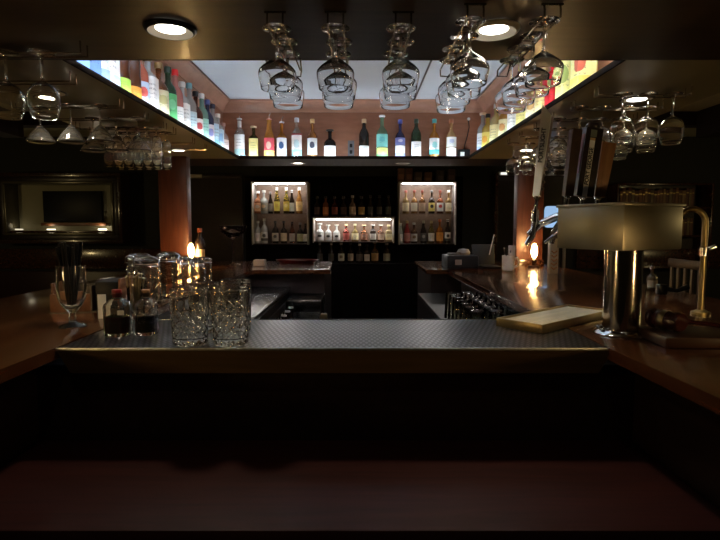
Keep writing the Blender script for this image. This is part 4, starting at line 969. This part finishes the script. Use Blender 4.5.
# gavel on its block
gb2 = thing('gavel_block', 'flat dark wooden block under the gavel', 'wooden block', (1.02, 1.425, ZT), R(-3))
MB().box(-.21, .25, -.085, .085, 0, .030, .006).build('block', wood('block_wood', (.035, .014, .007), (.075, .030, .014), rough=.35, coat=.4, scale=(1.5, 12, 12)), gb2)
gv = thing('gavel', 'dark red wooden gavel with a brass band lying on the block', 'gavel', (.862, 1.45, ZT+.030), R(-4))
GVW = wood('gavel_wood', (.035, .007, .006), (.06, .012, .009), rough=.2, coat=.8, scale=(10, 10, 4))
hz = .029; axis = Matrix.Translation((0, 0, hz)) @ Matrix.Rotation(R(90), 4, 'X') @ Matrix.Rotation(R(0), 4, 'Y')
axis = Matrix.Translation((0, 0, hz)) @ Matrix.Rotation(R(116), 4, 'Z') @ Matrix.Rotation(R(90), 4, 'Y')
MB().lathe([(0, -.048), (.024, -.048), (.028, -.042), (.028, -.034), (.022, -.030), (.025, -.022), (.0265, 0), (.025, .022), (.022, .030), (.028, .034), (.028, .042), (.024, .048), (0, .048)], 32, M=axis, cap=False).build('head', GVW, gv)
MB().lathe([(.0262, -.010), (.0275, -.008), (.0275, .008), (.0262, .010)], 32, M=axis, cap=False).build('brass_band', BRASS, gv)
hd = Vector((math.cos(R(-26)), math.sin(R(-26)), 0))
MB().tube([tuple(hd*d+Vector((0, 0, hz-z))) for d, z in ((.02, 0), (.05, 0), (.07, .001), (.15, .006), (.21, .010), (.235, .010))], [.008, .008, .006, .0065, .009, .006], 12).build('handle', GVW, gv)

# black clutter behind the tower
tl = thing('bottle_opener', 'black-handled tool lying on the counter beside the pale little bottle', 'tool', (1.50, 2.45, ZT))
MB().tube([(-.06, 0, .03), (0, .0, .018), (.06, .01, .035)], [.012, .010, .014], 10).build('handle', BLACKP, tl)
MB().box(-.09, -.05, -.02, .02, 0, .05, .006).build('head', BLACKM, tl)
bottle((1.50, 2.66, ZT), .12, .026, (.30, .24, .15), ((.40, .34, .22), None, None), ('cap', (.3, .25, .2)), 'squat', lab='little pale bottle on the counter behind the tap tower', lz=(.1, .4))

# ------------------------------------------------------------------ outer room
def stool(x, y, rz, label):
    t = thing('bar_stool', label, 'bar stool', (x, y, ZF), rz, 'bar stools')
    MB().lathe([(0, .70), (.19, .70), (.205, .715), (.205, .745), (.18, .765), (0, .77)], 28, cap=False).build('seat', pbr('dark_leather', (.03, .010, .008), .35, bump=.2, nscale=60), t)
    for sx in (-1, 1):
        for sy in (-1, 1): MB().tube([(sx*.13, sy*.13, .70), (sx*.19, sy*.19, 0)], [.018, .014], 10).build('leg', DARKW, t)
    MB().tube([(.17*math.cos(a), .17*math.sin(a), .28) for a in [2*math.pi*i/24 for i in range(24)]], .01, 8, closed=True).build('foot_ring', BLACKM, t)
    BW = wood('stool_back', (.02, .011, .006), (.04, .022, .012), rough=.5, coat=0)
    for k in range(5):
        x_ = -.15+.075*k
        MB().box(x_-.013, x_+.013, .17, .185, .74, 1.10, .003).build('back_slat', BW, t)
    MB().box(-.19, .19, .165, .19, 1.10, 1.16, .008).build('back_rail', BW, t)
    return t
stool(2.02, 2.60, R(-90), 'dark slat-backed stool outside the counter behind the gooseneck tap')
stool(2.02, 3.5, R(-90), 'dark slat-backed stool outside the counter below the bookcase')
bn = thing('bench', 'dark upholstered bench along the back wall under the framed recess', 'bench', (-3.4, 6.15, ZF))
MB().box(-1.1, 1.1, -.25, .22, .1, .48, .02).build('seat', pbr('dark_leather', (.03, .010, .008), .35), bn)
MB().box(-1.1, 1.1, .22, .32, .1, .84, .02).build('backrest', pbr('dark_leather', (.03, .010, .008), .35), bn)
# recess in place of a mirror; its screen and lights stand in for reflections
FX0, FX1, FZ0, FZ1 = -4.37, -2.85, -.20, .645
fr = thing('framed_recess', 'wide dark moulded frame round an olive recess with lit ledge, in place of a mirror', 'wall recess', (0, 6.52, FZ0))
hh = FZ1-FZ0
def ring(name, m, x0, x1, z0, z1, t, y0, y1):
    mb = MB(); 
    for a in ((x0, x1, y0, y1, z1-t, z1), (x0, x1, y0, y1, z0, z0+t), (x0, x0+t, y0, y1, z0+t, z1-t), (x1-t, x1, y0, y1, z0+t, z1-t)): mb.box(*a, .006)
    mb.build(name, m, fr)
FRW = wood('frame_wood', (.03, .016, .011), (.06, .03, .02), rough=.22, coat=.6)
ring('outer_moulding', FRW, FX0, FX1, 0, hh, .05, -.27, -.004)
ring('middle_moulding', DARKW, FX0+.05, FX1-.05, .05, hh-.05, .05, -.25, -.004)
ring('inner_moulding', pbr('frame_inner', (.10, .09, .06), .25, metal=.3), FX0+.10, FX1-.10, .10, hh-.10, .03, -.26, -.004)
MB().box(FX0+.13, FX1-.13, -.012, -.004, .13, hh-.13).build('back_panel', pbr('recess_paint', (.30, .28, .18), .6, noise=.12, nscale=2), fr)
MB().box(FX0+.13, FX1-.13, -.20, -.012, .13, .155, .002).build('ledge', MAHOG, fr)
tv = thing('television', 'black screen inside the framed recess, standing in for a mirrored one', 'television', (-3.54, 6.46, FZ0+.24))
MB().box(-.36, .36, -.02, .02, .02, .40, .004).build('screen', pbr('screen_black', (.004, .004, .005), .45, spec=.3), tv)
MB().box(-.38, .42, -.05, .03, -.025, .012, .004).build('sound_bar', CADW, tv)
for x, s, lb in ((-3.80, 1., 'small ledge light for a mirrored glow under the near side of the black screen'), (-3.17, 2.2, 'bright little ledge light for a mirrored glow under the far corner of the black screen'), (-4.20, .4, 'dim ledge light for a mirrored glow in the olive corner of the recess')):
    t = thing('ledge_light', lb, 'light', (x, 6.42, FZ0+.156), 0, 'lights on the recess ledge')
    MB().box(-.05, .05, -.012, .012, 0, .022, .004).build('lens', emit('ledge_%.1f' % s, (1, .88, .62), 2.2*s), t)
    MB().box(-.055, .055, -.014, .014, -.001, .006, .002).build('base', BLACKM, t)
    l = bpy.data.lights.new('ledge_lamp', 'POINT'); l.energy = .18*s; l.color = (1, .86, .6); l.shadow_soft_size = .03
    o = bpy.data.objects.new('ledge_lamp', l); COL.objects.link(o); o.location = (0, -.03, .05); o.parent = t
# bookcase on the right
bc = thing('bookcase', 'dark wall bookcase with rows of brown spines behind the tap tower', 'bookcase', (3.65, 6.52, -.50))
MB().box(-.58, .58, -.24, -.225, 0, .02).build('shelf', DARKW, bc)
for z in (0, .38, .72, 1.00): MB().box(-.56, .56, -.25, -.012, z, z+.022, .003).build('shelf', MAHOG, bc)
for x in (-.58, .555): MB().box(x, x+.025, -.26, -.004, 0, 1.02, .003).build('side_panel', MAHOG, bc)
MB().box(-.555, .555, -.012, -.004, 0, 1.02).build('back_panel', DARKW, bc)
bk = [(.16, .07, .035), (.11, .05, .03), (.20, .12, .06), (.08, .03, .025), (.14, .10, .06), (.10, .04, .03)]
for z, lb in ((.742, 'top'), (.402, 'middle')):
    x = -.52; k = 0
    while x < .50 and k < 24:
        w = random.uniform(.030, .046); h = random.uniform(.19, .235)
        o = thing('book', 'brown-spined book, %s from the column end on the %s bookcase shelf' % (ORD[k], lb), 'book', (3.65+x+w/2, 6.52-.21, -.50+z), 0, 'books in the wall bookcase')
        MB().box(-w/2+.001, w/2-.001, 0, .17, 0, h, .003).build('cover', pbr('book%d' % (k % 6), bk[k % 6], .5), o)
        MB().box(-w/2+.004, w/2-.004, -.001, .004, h*.72, h*.78).build('spine_band', pbr('gilt', (.35, .25, .10), .35, metal=.6), o)
        x += w; k += 1
# wall lamps added out of view to brighten the outer room
for x, y, lb, e in ((-4.86, 3.3, 'added fill lamp with opal shade on the side wall beyond the goblet', 23.), (4.86, 3.3, 'added fill lamp with opal shade on the side wall beyond the taps', 22.)):
    s = 1 if x < 0 else -1
    t = thing('wall_lamp', lb, 'wall lamp', (x, y, .12))
    MB().box(-s*.14 if s > 0 else 0, 0 if s > 0 else .14, -.04, .04, -.06, .06, .005).build('back_plate', BRASS, t)
    MB().tube([(0, 0, 0), (s*.10, 0, -.02), (s*.12, 0, .02)], .008, 8).build('arm', BRASS, t)
    MB().lathe([(.05, .02), (.075, .14), (.073, .14), (.048, .02)], 24, (s*.12, 0, 0), cap=False).build('lamp_shade', thin_glass('opal', (.9, .8, .6), .5), t)
    l = bpy.data.lights.new('added_lamp_bulb', 'POINT'); l.energy = e; l.color = (1, .93, .72); l.shadow_soft_size = .04
    o = bpy.data.objects.new('added_lamp_bulb', l); COL.objects.link(o); o.location = (s*.12, 0, .08); o.parent = t

# ------------------------------------------------------------------ world, camera, view
w = bpy.data.worlds.new('world'); SC.world = w; w.use_nodes = True
w.node_tree.nodes['Background'].inputs[0].default_value = (.9, .8, .6, 1); w.node_tree.nodes['Background'].inputs[1].default_value = .0
cam = bpy.data.cameras.new('camera'); cam.lens = 26.0; cam.sensor_width = 36.0; cam.clip_start = .02
co = bpy.data.objects.new('camera', cam); COL.objects.link(co); co.location = (0, 0, E); co.rotation_euler = (R(90-4.73), 0, 0)
SC.camera = co
SC.view_settings.view_transform = 'Standard'; SC.view_settings.look = 'None'; SC.view_settings.gamma = 1.0; SC.view_settings.exposure = 0.0
SC.view_settings.use_curve_mapping = False
cy = SC.cycles
cy.max_bounces = 24; cy.transmission_bounces = 24; cy.transparent_max_bounces = 32; cy.glossy_bounces = 6; cy.diffuse_bounces = 4
cy.caustics_reflective = False; cy.caustics_refractive = False; cy.sample_clamp_indirect = 25.0
cy.use_denoising = True
